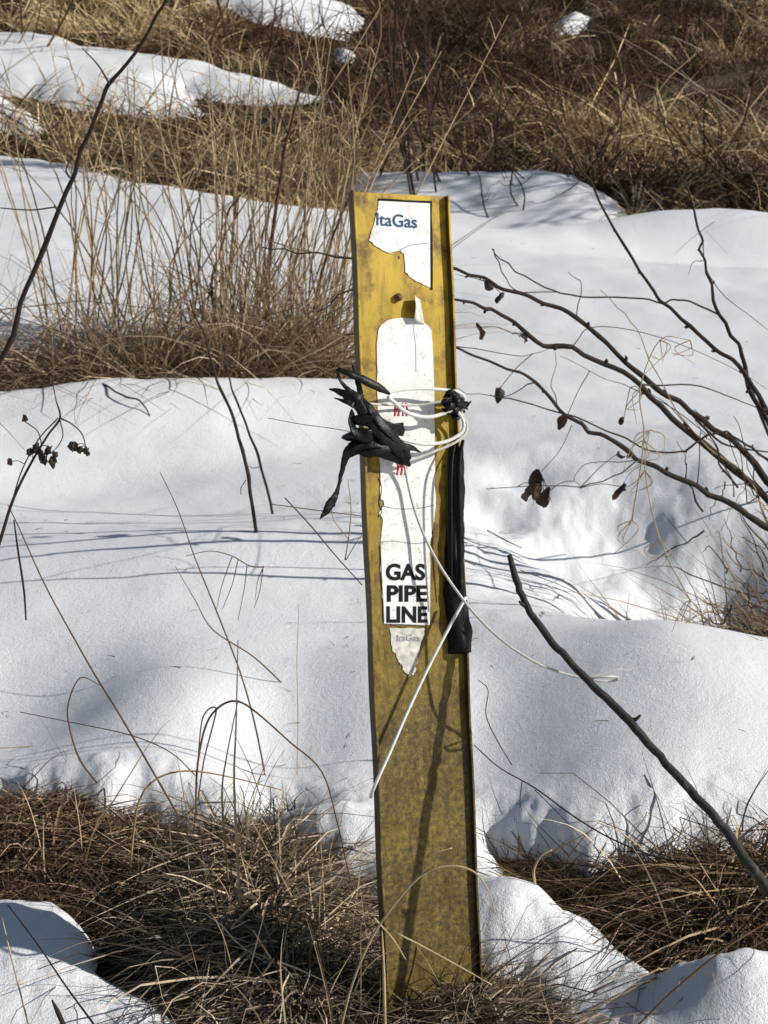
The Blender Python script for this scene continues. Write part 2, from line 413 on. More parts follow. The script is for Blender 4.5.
def simple_post_obj(name, V, F, m, parent, smooth=False):
    """mesh with origin at the post base, axes of the post"""
    me = bpy.data.meshes.new(name); me.from_pydata([tuple(v) for v in V], [], [tuple(f) for f in F]); me.update()
    if smooth:
        for p in me.polygons: p.use_smooth = True
    ob = bpy.data.objects.new(name, me); COL.objects.link(ob); me.materials.append(m); ob.parent = parent
    return ob
post = bpy.data.objects.new('marker_post', None); COL.objects.link(post)
tag(post, 'leaning yellow pipeline marker post with torn white decals standing in the snow', 'marker post')
post.matrix_world = Matrix(((AC[0], -NO[0], AX[0], PB[0]), (AC[1], -NO[1], AX[1], PB[1]), (AC[2], -NO[2], AX[2], PB[2]), (0, 0, 0, 1)))
# local: x across, y = away from viewer, z along
ROT_INV = np.array([AC, -NO, AX])
def LQ(px, py, n=0.0): return ROT_INV @ (Q(px, py, n) - PB)
sec = [(-HW, -FL), (-HW + TH, -FL), (-HW + TH, -.001), (-HW + TH + .001, 0), (HW - TH - .001, 0), (HW - TH, -.001), (HW - TH, -FL), (HW, -FL), (HW, FB), (HW - TH, FB), (HW - TH, TH + .001), (HW - TH - .001, TH), (-HW + TH + .001, TH), (-HW + TH, TH + .001), (-HW + TH, FB), (-HW, FB)]
bm = bmesh.new(); rings = []
NZ = 60
for k in range(NZ + 1):
    z = -.35 + (PLEN + .35) * k / NZ
    bow = 0
    rings.append([bm.verts.new((x + .0006 * math.sin(z * 31 + x * 9), y + bow + .0002 * math.sin(z * 47 + x * 60), z)) for x, y in sec])
for k in range(NZ):
    for i in range(len(sec)):
        j = (i + 1) % len(sec); bm.faces.new((rings[k][i], rings[k][j], rings[k + 1][j], rings[k + 1][i]))
bm.faces.new(rings[-1]); bm.faces.new(rings[0][::-1])
bmesh.ops.recalc_face_normals(bm, faces=bm.faces)
me = bpy.data.meshes.new('post_channel'); bm.to_mesh(me); bm.free()
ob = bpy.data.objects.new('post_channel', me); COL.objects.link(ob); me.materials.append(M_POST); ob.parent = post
bv = ob.modifiers.new('bevel', 'BEVEL'); bv.width = .0007; bv.segments = 2; bv.limit_method = 'ANGLE'

def ragged(pts, amp, k=5, keep=()):
    """break every edge into short uneven steps"""
    o = []
    for i in range(len(pts)):
        a = np.array(pts[i]); c = np.array(pts[(i + 1) % len(pts)])
        for j in range(k):
            q = a + (c - a) * j / k
            e = 0 if i in keep else amp
            o.append(q + (RNG.normal(size=2) * e if j else 0))
    return o
def sheet(name, pix, m, parent, n0=.0005, th=.0005, amp=.5, k=5, keep=()):
    pp = ragged(pix, amp, k, keep)
    base_ = []
    bm = bmesh.new()
    P2 = [LQ(p[0], p[1], 0) for p in pp]
    top = [bm.verts.new((p[0], -n0 - th, p[2])) for p in P2]; bot = [bm.verts.new((p[0], -n0, p[2])) for p in P2]
    f = bm.faces.new(top); g = bm.faces.new(bot[::-1])
    for i in range(len(top)):
        j = (i + 1) % len(top); bm.faces.new((top[j], top[i], bot[i], bot[j]))
    bmesh.ops.recalc_face_normals(bm, faces=bm.faces)
    me = bpy.data.meshes.new(name); bm.to_mesh(me); bm.free()
    ob = bpy.data.objects.new(name, me); COL.objects.link(ob); me.materials.append(m); ob.parent = parent
    return ob
M_DECAL, t, b = mat('white_decal_vinyl')
d1 = noise(t, 30, 6, .7); d2 = noise(t, 240, 4)
c = mix(t, 1, ramp(t, d1, [(.26, (.52, .50, .45)), (.5, (.74, .735, .71))]), ramp(t, d2, [(.30, (.60, .56, .48)), (.40, (1, 1, 1))]), 'MULTIPLY')
t.links.new(c, b.inputs['Base Color']); b.inputs['Roughness'].default_value = .45; bumpn(t, b, d1, .15, .002)
M_OLD = simple('worn_decal_vinyl', (.55, .53, .47), .6, .3, .35, 120)
M_BLACKPRINT = simple('black_print', (.010, .010, .010), .7, .12, .3, 300)
M_BLUEPRINT = simple('blue_print', (.025, .085, .17), .6, .15, .35, 300)
M_GREYPRINT = simple('faded_grey_print', (.30, .30, .30), .6, .3, .4, 400)
M_REDPRINT = simple('faded_red_print', (.62, .07, .10), .6, .3, .4, 260)
M_CREASE = simple('crease_dirt', (.16, .15, .13), .8, .1, .3, 200)

up = sheet('upper_decal', [(378.8, 201), (429.6, 203.5), (430, 288), (424, 285), (417.5, 282), (409, 277), (405, 271), (403.4, 254), (400, 250.5), (388.5, 253), (377, 247), (368.5, 240.5), (371, 232), (374, 224), (376.5, 212)], M_DECAL, post, amp=.35, keep=(0, 1))
sheet('decal_border', [(378, 198.6), (431.8, 201.2), (432.4, 290), (430.2, 290), (429.7, 203.3), (378, 200.8)], M_BLACKPRINT, post, amp=.25, k=6, n0=.0003)
main = sheet('main_decal', [(378, 330), (381, 325), (387, 320.6), (395, 318.4), (404, 317.8), (413, 318.5), (420, 320.6), (427, 325), (431, 330), (432.3, 344), (434, 391), (434.3, 457), (435.5, 505), (432, 530), (429.6, 545), (430, 565), (429.5, 625), (383.8, 623.5), (381.5, 590), (380.4, 540), (382.5, 520), (379.3, 512), (384, 505), (380, 495), (380.3, 480), (378, 440), (376.8, 391), (376.3, 344)], M_DECAL, post, amp=.4, keep=(0, 1, 2, 3, 4, 5, 6, 7, 8, 9, 10, 15, 16))
low = sheet('torn_decal', [(389, 628), (423.6, 628), (424, 634), (419.5, 647), (417, 660), (415, 672), (409, 677), (404, 670), (399, 662), (396, 657), (391, 645)], M_OLD, post, amp=.8)
def lettering(name, txt, m, parent, px0, py0, px1, py1, cap_px, n=.0013, bold=.0, th=.0003, hfit=True):
    """flat letters on the post face: baseline from (px0,py0) to (px1,py1)"""
    cu = bpy.data.curves.new(name, 'FONT'); cu.body = txt; cu.size = 1; cu.offset = bold; cu.resolution_u = 6; cu.extrude = .01
    tmp = bpy.data.objects.new('tmp', cu); COL.objects.link(tmp)
    me = bpy.data.meshes.new_from_object(tmp.evaluated_get(bpy.context.evaluated_depsgraph_get()))
    bpy.data.objects.remove(tmp); bpy.data.curves.remove(cu)
    v = np.array([x.co[:] for x in me.vertices])
    x0, x1 = v[:, 0].min(), v[:, 0].max(); cap = .70
    A = LQ(px0, py0, n); Bq = LQ(px1, py1, n); C = LQ(px0, py0 - cap_px, n)
    ex = (Bq - A) / (x1 - x0); ez = (C - A) / cap
    for x, q in zip(me.vertices, v):
        p = A + ex * (q[0] - x0) + ez * q[1]
        x.co = (p[0], -n - (th if q[2] > 0 else 0), p[2])
    me.name = name
    ob = bpy.data.objects.new(name, me); COL.objects.link(ob); me.materials.clear(); me.materials.append(m); ob.parent = parent
    return ob
lettering('blue_lettering', 'ltaGas', M_BLUEPRINT, up, 376.6, 225, 417, 228, 12.5, bold=.012)
for txt, y, x0, x1 in (('GAS', 579.5, 386, 425), ('PIPE', 601, 387, 427), ('LINE', 622, 386.5, 427.5)):
    lettering('black_lettering', txt, M_BLACKPRINT, main, x0, y, x1, y, 15.5, bold=.032)
lettering('grey_lettering', 'ltaGas', M_GREYPRINT, low, 397, 641, 420, 641, 6.5, bold=.01)
# crease lines, faded red marks
def strokes(name, lst, m, parent, r=.0006, n=.0011):
    for pts in lst:
        mb = MB(); mb.tube([loc3(*(LQ(x, y, n)[[0, 2]]), n) for x, y in pts], r, sides=4, flat=.4, flatdir=NO)
        ob = mb.build(name, m); ob.parent = parent; ob.matrix_parent_inverse = post.matrix_world.inverted()
strokes('crease', [[(400, 250), (412, 245), (429, 243)]], M_GREYPRINT, up, .0005)
strokes('crease', [[(381, 542), (395, 541), (412, 543.5), (430, 542)], [(382, 506), (400, 509), (420, 508), (434, 505)], [(413, 325), (415.5, 345), (416, 372)]], M_GREYPRINT, main, .0005)
red = []
for x in (394.5, 398, 402.5, 406): red.append([(x, 403), (x + 1.2, 409), (x + .4, 416)])
for x in (397.5, 401.5, 405.5): red.append([(x, 463), (x + .8, 468), (x - .4, 475)])
red += [[(394, 410), (400, 409), (407, 411)], [(397, 464), (402, 466), (408, 465)]]
strokes('red_print', red, M_REDPRINT, main, .0015, .0012)
# ragged dark tears down the left edge of the label
strokes('torn_edge', [[(379.5, 477), (381.5, 490), (379.5, 503), (382, 511), (378.5, 517)], [(380.5, 545), (381.5, 575), (383, 600), (384, 622)], [(391, 624.5), (400, 625.5), (412, 625), (426, 626)]], M_CREASE, main, .0009, .0009)
# screw and curled flap
M_RUST = simple('rusty_steel', (.12, .06, .035), .6, .5, .5, 200)
mb = MB(); c = Q(397.5, 297.5, 0); mb.tube([c + NO * .001, c + NO * .005], .0048, sides=10); mb.tube([c + NO * .004, c + NO * .0062], .0024, sides=6)
ob = mb.build('screw', M_RUST); ob.parent = post; ob.matrix_parent_inverse = post.matrix_world.inverted()
V = []; F = []
for i in range(7):
    a = i / 6; 
    for j in range(5):
        bq = j / 4
        p = LQ(411 + 13 * bq * (1 - .35 * a), 321 - 25 * a + 4 * bq, 0)
        V.append((p[0], -.0014 - .011 * (1 - bq) ** 1.5 * (.6 + .4 * math.sin(a * 3)) - .001 * a, p[2]))
for i in range(6):
    for j in range(4): F.append((i * 5 + j, i * 5 + j + 1, (i + 1) * 5 + j + 1, (i + 1) * 5 + j))
ob = simple_post_obj('curled_flap', V, F, M_OLD, post, True)
sm = ob.modifiers.new('t', 'SOLIDIFY'); sm.thickness = .0006

# ------------------------------------------------------------------ ties round the post
def Qp(lst): return [Q(x, y, n) for x, y, n in lst]
M_TAPE, t, b = mat('black_tape')
k1 = noise(t, 90, 5, .7); k2 = noise(t, 420, 4, .7)
t.links.new(mix(t, 1, ramp(t, k1, [(.3, (.003, .003, .003)), (.6, (.007, .007, .007)), (.85, (.022, .021, .02))]), ramp(t, k2, [(.3, (.5, .5, .5)), (.6, (1.2, 1.2, 1.2))]), 'MULTIPLY'), b.inputs['Base Color'])
b.inputs['Roughness'].default_value = .36; b.inputs['Specular IOR Level'].default_value = .2; bumpn(t, b, k1, .5, .003)
mb = MB()
def strip(pts, w, flat=.16, wob=.00022, mb_=None):
    w = np.array(w) * .88
    if w.max() >= .0068: w = np.maximum(w, .66 * w.max())
    (mb_ or mb).tube(Qp(pts), w, sides=8, flat=flat, flatdir=NO + RNG.normal(size=3) * .25, wob=wob)
strip([(338, 369, .020), (350, 374, .024), (366, 381, .026), (380, 388, .024), (390, 394, .020)], [.003, .0045, .0065, .006, .002], .4)
strip([(338, 369, .020), (340, 380, .018), (350, 391, .022), (358, 399, .025), (362, 412, .024)], [.003, .0022, .004, .007, .006], .35)
strip([(329, 389, .014), (338, 391, .018), (348, 396, .022), (358, 404, .026), (364, 416, .026)], [.0008, .004, .006, .0075, .007])
strip([(334, 398, .018), (344, 401, .022), (354, 405, .026)], [.0006, .003, .005])
strip([(353, 412, .014), (351, 421, .020), (356, 431, .026), (368, 436, .030), (384, 431, .026), (403, 427, .015)], [.005, .008, .010, .010, .007, .003])
strip([(350, 424, .016), (358, 420, .024), (372, 422, .030), (388, 428, .027), (404, 433, .014)], [.004, .007, .008, .007, .003])
strip([(358, 402, .020), (366, 414, .026), (377, 428, .032), (391, 441, .030), (401, 450, .024), (409, 461, .016)], [.006, .008, .010, .010, .010, .005])
strip([(362, 398, .020), (370, 408, .027), (383, 425, .034), (398, 441, .028), (406, 452, .018)], [.003, .006, .007, .006, .004])
strip([(410, 452, .014), (396, 446, .024), (378, 442, .027), (362, 443, .024), (350, 448, .018)], [.005, .008, .010, .010, .006])
strip([(404, 462, .014), (392, 456, .020), (376, 450, .024), (360, 449, .024), (347, 455, .016)], [.003, .007, .009, .008, .002])
strip([(400, 440, .020), (386, 448, .030), (366, 452, .026), (349, 444, .016)], [.004, .007, .007, .003])
strip([(421, 452, .010), (412, 448, .015), (398, 445, .022)], [.0008, .004, .007])
strip([(404, 428, .012), (396, 432, .022), (380, 440, .032)], [.002, .005, .007])
strip([(352, 364, .01), (356, 376, .018), (361, 394, .02)], [.001, .004, .004])
strip([(402, 450, .024), (406, 460, .018), (410, 466, .014)], [.006, .006, .002])
# band on round the back to the right flange, with its crumpled knot there
mb.tube(Qp([(352, 440, .012), (349.5, 436, -.008), (380, 425, -.016), (430, 412, -.016), (464, 406, -.008), (468, 405, .006)]), [.008, .008, .008, .008, .008, .007], sides=8, flat=.2)
for q in range(14):
    x0, y0 = random.uniform(441, 456), random.uniform(396, 414)
    strip([(x0, y0, .012 + random.uniform(0, .008)), (x0 + random.uniform(4, 9), y0 + random.uniform(-7, 4), .024 + random.uniform(-.004, .004)), (random.uniform(461, 468), random.uniform(396, 415), .014)], [.001, .0060, .0015], .3)
tie = thing('black_tie', 'black tape knotted round the post with loose loops and a dangling tail', 'tape', tuple(Q(375, 440, .02)))
mb.build('tape_wrap', M_TAPE, tie)
mb = MB(); mb.tube(Qp([(356, 446, .020), (348, 452, .018), (343, 466, .014), (339, 484, .012), (336, 494, .012), (331, 503, .012), (326, 511, .012), (320, 519, .012)]), [.006, .006, .0035, .002, .0034, .0058, .0046, .0006], sides=8, flat=.2, flatdir=NO, wob=.0002)
mb.build('tape_tail', M_TAPE, tie)

M_WIRE = simple('white_wire', (.72, .71, .66), .5, .4, .12, 200)
M_GWIRE = simple('grey_white_wire', (.50, .49, .44), .55, .4, .2, 200)
wire = thing('white_wire', 'white insulated wire wound in loops round the post over the black tape', 'wire', tuple(Q(430, 420, .015)))
mb = MB()
mb.tube(Qp([(386, 393, .018), (400, 390, .018), (422, 388.5, .019), (445, 390, .021), (458, 392, .020), (464, 397, .010), (462, 402, -.008)]), .0020, sides=8)
mb.build('wire_loop', M_WIRE, wire)
mb = MB()
mb.tube(Qp([(388, 397, .022), (396, 404, .020), (404, 411, .018), (416, 416, .018), (430, 417, .019), (442, 414, .020), (454, 409, .024)]), .0024, sides=8)
mb.build('wire_loop', M_WIRE, wire)
mb = MB()
mb.tube(Qp([(458, 412, .024), (463, 420, .022), (463, 430, .021), (454, 438, .020), (440, 443, .019), (424, 444, .018), (408, 441, .018), (396, 437, .022)]), .0022, sides=8)
mb.build('wire_loop', M_WIRE, wire)
mb = MB()
mb.tube(Qp([(461, 412, .020), (466.5, 424, .018), (465, 434, .018), (454, 443, .018), (438, 450, .016), (420, 457, .014), (404, 462, .016)]), .0017, sides=8)
mb.build('wire_loop', M_GWIRE, wire)
mb = MB()
mb.tube(Qp([(352, 404, .0), (360, 402.5, .017), (372, 404, .018), (395, 405, .010), (420, 405, .010), (440, 402, .017), (456, 401, .018)]), .0015, sides=8)
mb.build('wire_loop', M_GWIRE, wire)
mb = MB()
mb.tube(Qp([(466, 597, .026), (452, 622, .022), (432, 660, .018), (410, 706, .016), (390, 752, .0165), (379, 776, .0165), (373, 790, .010), (370.5, 797, -.006)]), .0020, sides=8)
mb.build('wire_end', M_WIRE, wire)
lead = thing('loose_wire', 'thin grey white wire springing out from the post to a bent end over the snow', 'wire', tuple(Q(406, 470, .01)))
p0 = Qp([(404, 462, .014), (408, 484, .009), (414, 508, .010), (424, 535, .014), (440, 566, .024), (462, 598, .032)])
p1 = [Q(485, 625, .05), Q(512, 648, .07), Q(545, 667, .09), Q(578, 677, .10), Q(602, 681, .11), Q(615, 680.5, .115), Q(617, 677, .125), Q(606, 676.5, .13), Q(588, 678, .12)]
mb = MB(); mb.tube(p0 + p1, [.0016] * len(p0) + [.0015] * len(p1), sides=8); mb.build('wire_strand', M_GWIRE, lead)
mb = MB(); mb.tube([Q(590, 677.5, .12), Q(604, 673, .12), Q(618, 669.5, .12), Q(632, 670, .12)], [.0014, .0012, .001, .0005], sides=6, flat=.5); mb.build('frayed_end', M_GWIRE, lead)

# black sleeve on the right flange
M_SLEEVE = simple('black_plastic_film', (.0045, .0045, .005), .5, .16, .5, 70, 1.0)
slv = thing('black_sleeve', 'black plastic sleeve hanging down the right edge of the yellow post', 'plastic sleeve', tuple(Q(458, 560, .01)))
V = []; F = []; ns = 14; rows = 40
e = [(457, 447, 6), (456, 480, 8), (455.5, 540, 9), (456, 590, 10.5), (459.5, 630, 11.5), (460.5, 653, 11.5)]
for i in range(rows + 1):
    y = 447 + (653 - 447) * i / rows
    cx = np.interp(y, [q[1] for q in e], [q[0] for q in e]); hw = np.interp(y, [q[1] for q in e], [q[2] for q in e])
    c = Q(cx - 1, y, .003)
    for k in range(ns):
        a = 2 * math.pi * k / ns
        rx = hw / 845 * (1.08 + .10 * math.sin(3 * a + y * .05) + .08 * math.sin(5 * a - y * .13) + .05 * math.sin(y * .31 + 2 * a))
        ry = .011 * (1 + .22 * math.sin(4 * a + y * .09) + .10 * math.sin(y * .23 - a))
        V.append(c + AC * rx * math.cos(a) * 1.02 + NO * ry * math.sin(a))
for i in range(rows):
    for k in range(ns): F.append((i * ns + k, i * ns + (k + 1) % ns, (i + 1) * ns + (k + 1) % ns, (i + 1) * ns + k))
ob = link('sleeve_film', np_mesh('sleeve_film', V, F), M_SLEEVE, slv)
sm = ob.modifiers.new('t', 'SOLIDIFY'); sm.thickness = .0012
mb = MB()
for x0, x1, yy in ((447, 450, 600), (455, 459, 590)):
    mb.tube(Qp([(x0 + 8, 440, .014), (x0 + 3, 470, .022), (x1, 530, .023), (x1 + 1, yy, .020)]), [.002, .004, .0035, .002], sides=6, flat=.35)
mb.build('film_fold', M_SLEEVE, slv)

# ------------------------------------------------------------------ stick
def bark(mb, pts, r, sides=8, col=(.06, .05, .042)): mb.tube(pts, r, col, sides=sides, wob=.0004)
M_STICK, t, b = mat('stick_bark')
k1 = noise(t, 40, 6, .7); k2 = noise(t, 160, 5, .7)
t.links.new(mix(t, 1, ramp(t, k1, [(.38, (.012, .010, .009)), (.62, (.032, .027, .023)), (.80, (.22, .20, .17))]), ramp(t, k2, [(.3, (.4, .4, .4)), (.6, (1.1, 1.1, 1.1))]), 'MULTIPLY'), b.inputs['Base Color'])
b.inputs['Roughness'].default_value = .75; bumpn(t, b, k2, .7, .003)
mb = MB()
# it stands in the plane that holds the sun and the line of its shadow down the post
_a, _b = Q(453, 648), Q(400, 985); _n = np.cross(_b - _a, np.array(SUN))
def on_plane(px, py): d = ray(px, py); return CAM + d * (((_a - CAM) @ _n) / (d @ _n))
pts = [on_plane(*p) for p in [(509, 556), (517, 580), (527, 607), (548, 637), (572, 664), (600, 692), (630, 722), (660, 757), (690, 790), (720, 823), (748, 862), (768, 890), (820, 960), (900, 1060), (1000, 1170)]]
mb.tube(pts, [.0032, .0044, .0041, .0045, .0043, .0047, .0052, .0046, .0050, .0052, .0055, .0057, .006, .0065, .007], sides=10, wob=.0006)
for k_, dx_, dy_ in ((2, -7, -5), (6, 8, -6), (8, -6, -7)):
    mb.tube([pts[k_], pts[k_] + np.array([dx_ * .0009, -.002, -dy_ * .0008]), pts[k_] + np.array([dx_ * .0014, -.003, -dy_ * .0016])], [.0034, .0022, .0014], sides=6)
o = mb.build('stick', M_STICK); tag(o, 'broken dark grey stick leaning over the snow from the right hand grass', 'stick')

def kink(W, amp):
    """break a smooth run into short straight lengths with knees at the buds"""
    W = np.asarray(W); o = [W[0]]
    for i in range(len(W) - 1):
        L = np.linalg.norm(W[i + 1] - W[i]); k = max(1, int(L / .055))
        for j in range(1, k + 1):
            p = W[i] + (W[i + 1] - W[i]) * j / k
            o.append(p if (i == len(W) - 2 and j == k) else p + RNG.normal(size=3) * amp)
    return np.array(o)
# ------------------------------------------------------------------ twigs helper
DARK = (.045, .032, .026); RED = (.085, .040, .026); TAN = (.38, .27, .13); PALE = (.55, .44, .26); BRN = (.16, .10, .055)
def stem(name, label, cat, pts, r, col, m=None, group=None, extra=(), ground=False, sides=5):
    """one stem with its own side twigs, one mesh"""
    mb = MB()
    r = np.interp(np.linspace(0, 1, len(pts)), np.linspace(0, 1, len(r)), r) if np.ndim(r) else r
    if m is None:
        r0 = np.broadcast_to(r, (len(pts),)); W = kink(crom(np.array(pts), np.ones(len(pts)), 3)[0], .0022)
        rr = np.interp(np.linspace(0, 1, len(W)), np.linspace(0, 1, len(pts)), r0) * (1 + .18 * (RNG.random(len(W)) > .7))
        mb.tube(W, rr, col, sides=sides, step=2)
    else: mb.tube(pts, r, col, sides=sides)
    for e in extra: mb.tube(e[0], e[1], e[2] if len(e) > 2 else col, sides=4)
    o = mb.build(name, m or M_TWIG); return tag(o, label, cat, group)
def PX(lst, y0, y1=None):
    n = len(lst); y1 = y0 if y1 is None else y1
    return [P(a, b_, y0 + (y1 - y0) * i / max(1, n - 1)) for i, (a, b_) in enumerate(lst)]
def curled_leaf(mb, p, size, col=(.05, .036, .028), seed=0):
    rg = np.random.default_rng(seed); d = np.array([rg.normal() * .4, rg.normal() * .3, -1.0]); d /= np.linalg.norm(d)
    s = np.cross(d, rg.normal(size=3)); s /= np.linalg.norm(s); nn = np.cross(d, s)
    V = []; F = []
    for i in range(7):
        t_ = i / 6; wdt = size * .42 * math.sin(math.pi * min(1, t_ * .92 + .05)) ** .7
        for j in range(5):
            q = (j - 2) / 2; ang_ = q * 1.5
            V.append(p + d * size * t_ + s * wdt * math.sin(ang_) * .8 + nn * (wdt * (1 - math.cos(ang_)) + size * .25 * math.sin(t_ * 3 + seed)) + rg.normal(size=3) * size * .03)
    for i in range(6):
        for j in range(4): F.append((i * 5 + j, i * 5 + j + 1, i * 5 + j + 6, i * 5 + j + 5))
    mb.add(V, F, col)

# ------------------------------------------------------------------ willow on the right
WK = 1.5      # how far back the shrub stands
wil = thing('bare_willow', 'bare dark willow shrub arching in from the right behind the post', 'shrub', tuple(P(900, 620, 3.3)))
BR = []
def branch(pts, y0, y1, r0, r1, twigs=(), col=DARK):
    mb = MB(); W = kink(crom(np.array(PX(pts, y0 * WK, y1 * WK)), np.ones(len(pts)), 3)[0], .0028)
    rr = np.linspace(r0, r1, len(W)) * WK * .72 * (1 + .16 * (RNG.random(len(W)) > .7))
    mb.tube(W, rr, col, sides=6, step=2); BR.extend(W)
    for tw in twigs:
        T = np.array(PX(tw[0], tw[1] * WK, tw[2] * WK)); nd = lambda p: (p - CAM) / np.linalg.norm(p - CAM, axis=-1, keepdims=True)
        d0, d1 = (np.linalg.norm(nd(W) - nd(e), axis=1) for e in (T[0], T[-1]))
        if d1.min() < d0.min() * .5: T = T[::-1]; d0 = d1
        k0 = np.argmin(d0); T = T + (W[k0] - T[0]) * np.linspace(1, 0, len(T))[:, None]     # grown onto its branch
        T = kink(crom(T, np.ones(len(T)), 3)[0], .002); BR.extend(T)
        mb.tube(T, np.linspace(min(tw[3] * WK * .8, rr[k0]), tw[3] * .4 * WK, len(T)), col, sides=5, step=2)
    # buds
    for k in range(2, len(W) - 1, 3):
        d = W[k + 1] - W[k]; e = RNG.normal(size=3); e = e / np.linalg.norm(e) * rr[k] * 1.8
        mb.tube([W[k], W[k] + e + d * .06, W[k] + e * 1.2 + d * .16], [rr[k] * .7, rr[k] * .7, rr[k] * .15], col, sides=5, step=2)
    mb.build('branch', M_TWIG, wil)
branch([(900, 640), (830, 560), (768, 480), (730, 440), (690, 410), (655, 388), (610, 345), (575, 318), (530, 297), (495, 285), (455, 268), (400, 262), (350, 258), (300, 252), (262, 247)], 2.32, 2.2, .008, .0012,
       [([(690, 410), (720, 440), (768, 452)], 2.5, 2.5, .003), ([(575, 318), (580, 285), (568, 272)], 2.38, 2.38, .0011), ([(495, 285), (480, 280), (455, 274)], 2.3, 2.3, .001)])
branch([(900, 650), (840, 590), (768, 500), (720, 455), (670, 418), (640, 385), (585, 355), (545, 343), (500, 315), (480, 307), (455, 300), (400, 296), (350, 290), (318, 312)], 2.3, 2.15, .009, .001,
       [([(545, 343), (525, 332), (512, 334)], 2.32, 2.3, .0012), ([(640, 385), (700, 388), (768, 412)], 2.4, 2.5, .0018), ([(572, 352), (600, 330), (690, 350), (768, 390)], 2.4, 2.5, .0010)])
branch([(900, 600), (830, 555), (768, 528), (735, 508), (695, 487), (650, 467), (620, 445), (590, 430), (560, 410), (535, 382), (505, 368), (455, 348), (400, 330), (345, 335)], 2.2, 2.1, .0075, .0010,
       [([(560, 410), (552, 388), (555, 352)], 2.33, 2.33, .001), ([(535, 384), (515, 393), (490, 396), (458, 388)], 2.3, 2.2, .0011), ([(550, 348), (520, 354), (455, 344)], 2.3, 2.2, .0009), ([(645, 466), (620, 480), (585, 488), (540, 487), (486, 489)], 2.4, 2.3, .0013),
        ([(692, 482), (698, 440), (695, 420)], 2.45, 2.45, .0012), ([(645, 466), (600, 467), (580, 478), (580, 488)], 2.4, 2.35, .0008)])
branch([(880, 560), (800, 440), (768, 410), (742, 372), (716, 348), (690, 325), (662, 300), (640, 270), (617, 232), (590, 185), (560, 130), (540, 95), (510, 55)], 2.3, 2.4, .0065, .0012,
       [([(742, 372), (770, 440), (800, 480)], 2.55, 2.6, .004)])
branch([(860, 560), (785, 450), (760, 410), (748, 380), (738, 345), (720, 315), (707, 270), (700, 240), (692, 205), (672, 150), (655, 90)], 2.32, 2.45, .006, .0012,
       [([(720, 318), (690, 305), (665, 304), (620, 300), (575, 298), (550, 290), (520, 272), (500, 255), (497, 252), (505, 272), (520, 292), (556, 292)], 2.5, 2.4, .0019), ([(700, 240), (710, 280), (768, 330)], 2.5, 2.5, .0012),
        ([(692, 205), (715, 200), (740, 190)], 2.5, 2.5, .0010), ([(700, 258), (690, 262), (688, 275)], 2.5, 2.5, .0008)])
branch([(850, 610), (800, 500), (768, 460), (745, 445), (725, 432), (700, 440), (680, 452), (650, 450), (610, 432), (560, 412), (520, 400), (490, 395)], 2.25, 2.15, .003, .001, [([(700, 440), (660, 400), (630, 388)], 2.5, 2.4, .001), ([(676, 392), (640, 372), (600, 365), (560, 356)], 2.5, 2.4, .0009)])
branch([(850, 640), (800, 560), (768, 520), (750, 480), (700, 440), (668, 395), (640, 340), (625, 315), (600, 290)], 2.2, 2.3, .0022, .0007, [([(750, 480), (730, 510), (710, 560)], 2.7, 2.7, .0008)], TAN)
# fine tangle of twigs low at its foot
rg = random.Random(4)
for k in range(34):
    x0, y0_ = rg.uniform(700, 860), rg.uniform(470, 640); dx = rg.uniform(-62, -15); dy = rg.uniform(-100, 40); yy = rg.uniform(2.0, 2.25)
    pts = [(x0, y0_), (x0 + dx * .35 + rg.uniform(-8, 8), y0_ + dy * .4 + rg.uniform(-8, 8)), (x0 + dx * .7, y0_ + dy * .8 + rg.uniform(-10, 10)), (x0 + dx, y0_ + dy)]
    tw = []
    if k % 2: tw = [([pts[1], (pts[1][0] + rg.uniform(-40, 10), pts[1][1] + rg.uniform(-40, 30))], yy, yy, .0009)]
    branch(pts, yy, yy - .04, rg.uniform(.0011, .0024), .0005, tw, rg.choice([DARK, DARK, (.12, .08, .05), TAN]))
# leaves and seed bits hanging from it, each its own part
for i, (x, y, yy, s) in enumerate([(485, 280, 2.29, .020), (502, 292, 2.3, .018), (480, 324, 2.28, .022), (520, 335, 2.3, .015), (498, 388, 2.25, .022), (566, 416, 2.33, .022), (622, 483, 2.38, .030), (541, 470, 2.31, .045), (534, 482, 2.31, .036), (548, 488, 2.31, .030), (620, 450, 2.4, .014), (640, 388, 2.4, .012), (624, 417, 2.4, .014)]):
    yy *= WK; s *= WK
    mb = MB(); curled_leaf(mb, P(x, y, yy), s, [(.075, .048, .03), (.05, .035, .026), (.10, .062, .036)][i % 3], i + 3)
    q0 = P(x, y, yy); bb = np.array(BR); q1 = bb[np.argmin(np.linalg.norm(bb - q0, axis=1))]
    if i != 7: mb.tube([q1, (q0 + q1) / 2 + [0, 0, .004], q0 - [0, 0, s * .2]], [.0011, .0009, .0008], DARK, 5, step=3)
    if i in (7, 8): 
        for q in range(4): mb.tube([P(x + 2, y + 8, yy), P(x + random.uniform(-10, 14), y + random.uniform(12, 38), yy + random.uniform(-.02, .02))], [.0012, .0005], DARK, 4)
    if i == 6: mb.tube([P(640, 466, 2.4 * WK), P(630, 473, 2.39 * WK), P(623, 484, 2.38 * WK)], .0008, DARK, 4)
    if i == 5: mb.tube([P(590, 430, 2.35 * WK), P(578, 418, 2.34 * WK), P(568, 416, 2.33 * WK)], .0008, DARK, 4)
    if i == 7: mb.tube([P(572, 425, 2.34 * WK), P(560, 450, 2.32 * WK), P(541, 472, 2.31 * WK)], .0009, DARK, 4)
    mb.build('dead_leaf', M_LEAF, wil)

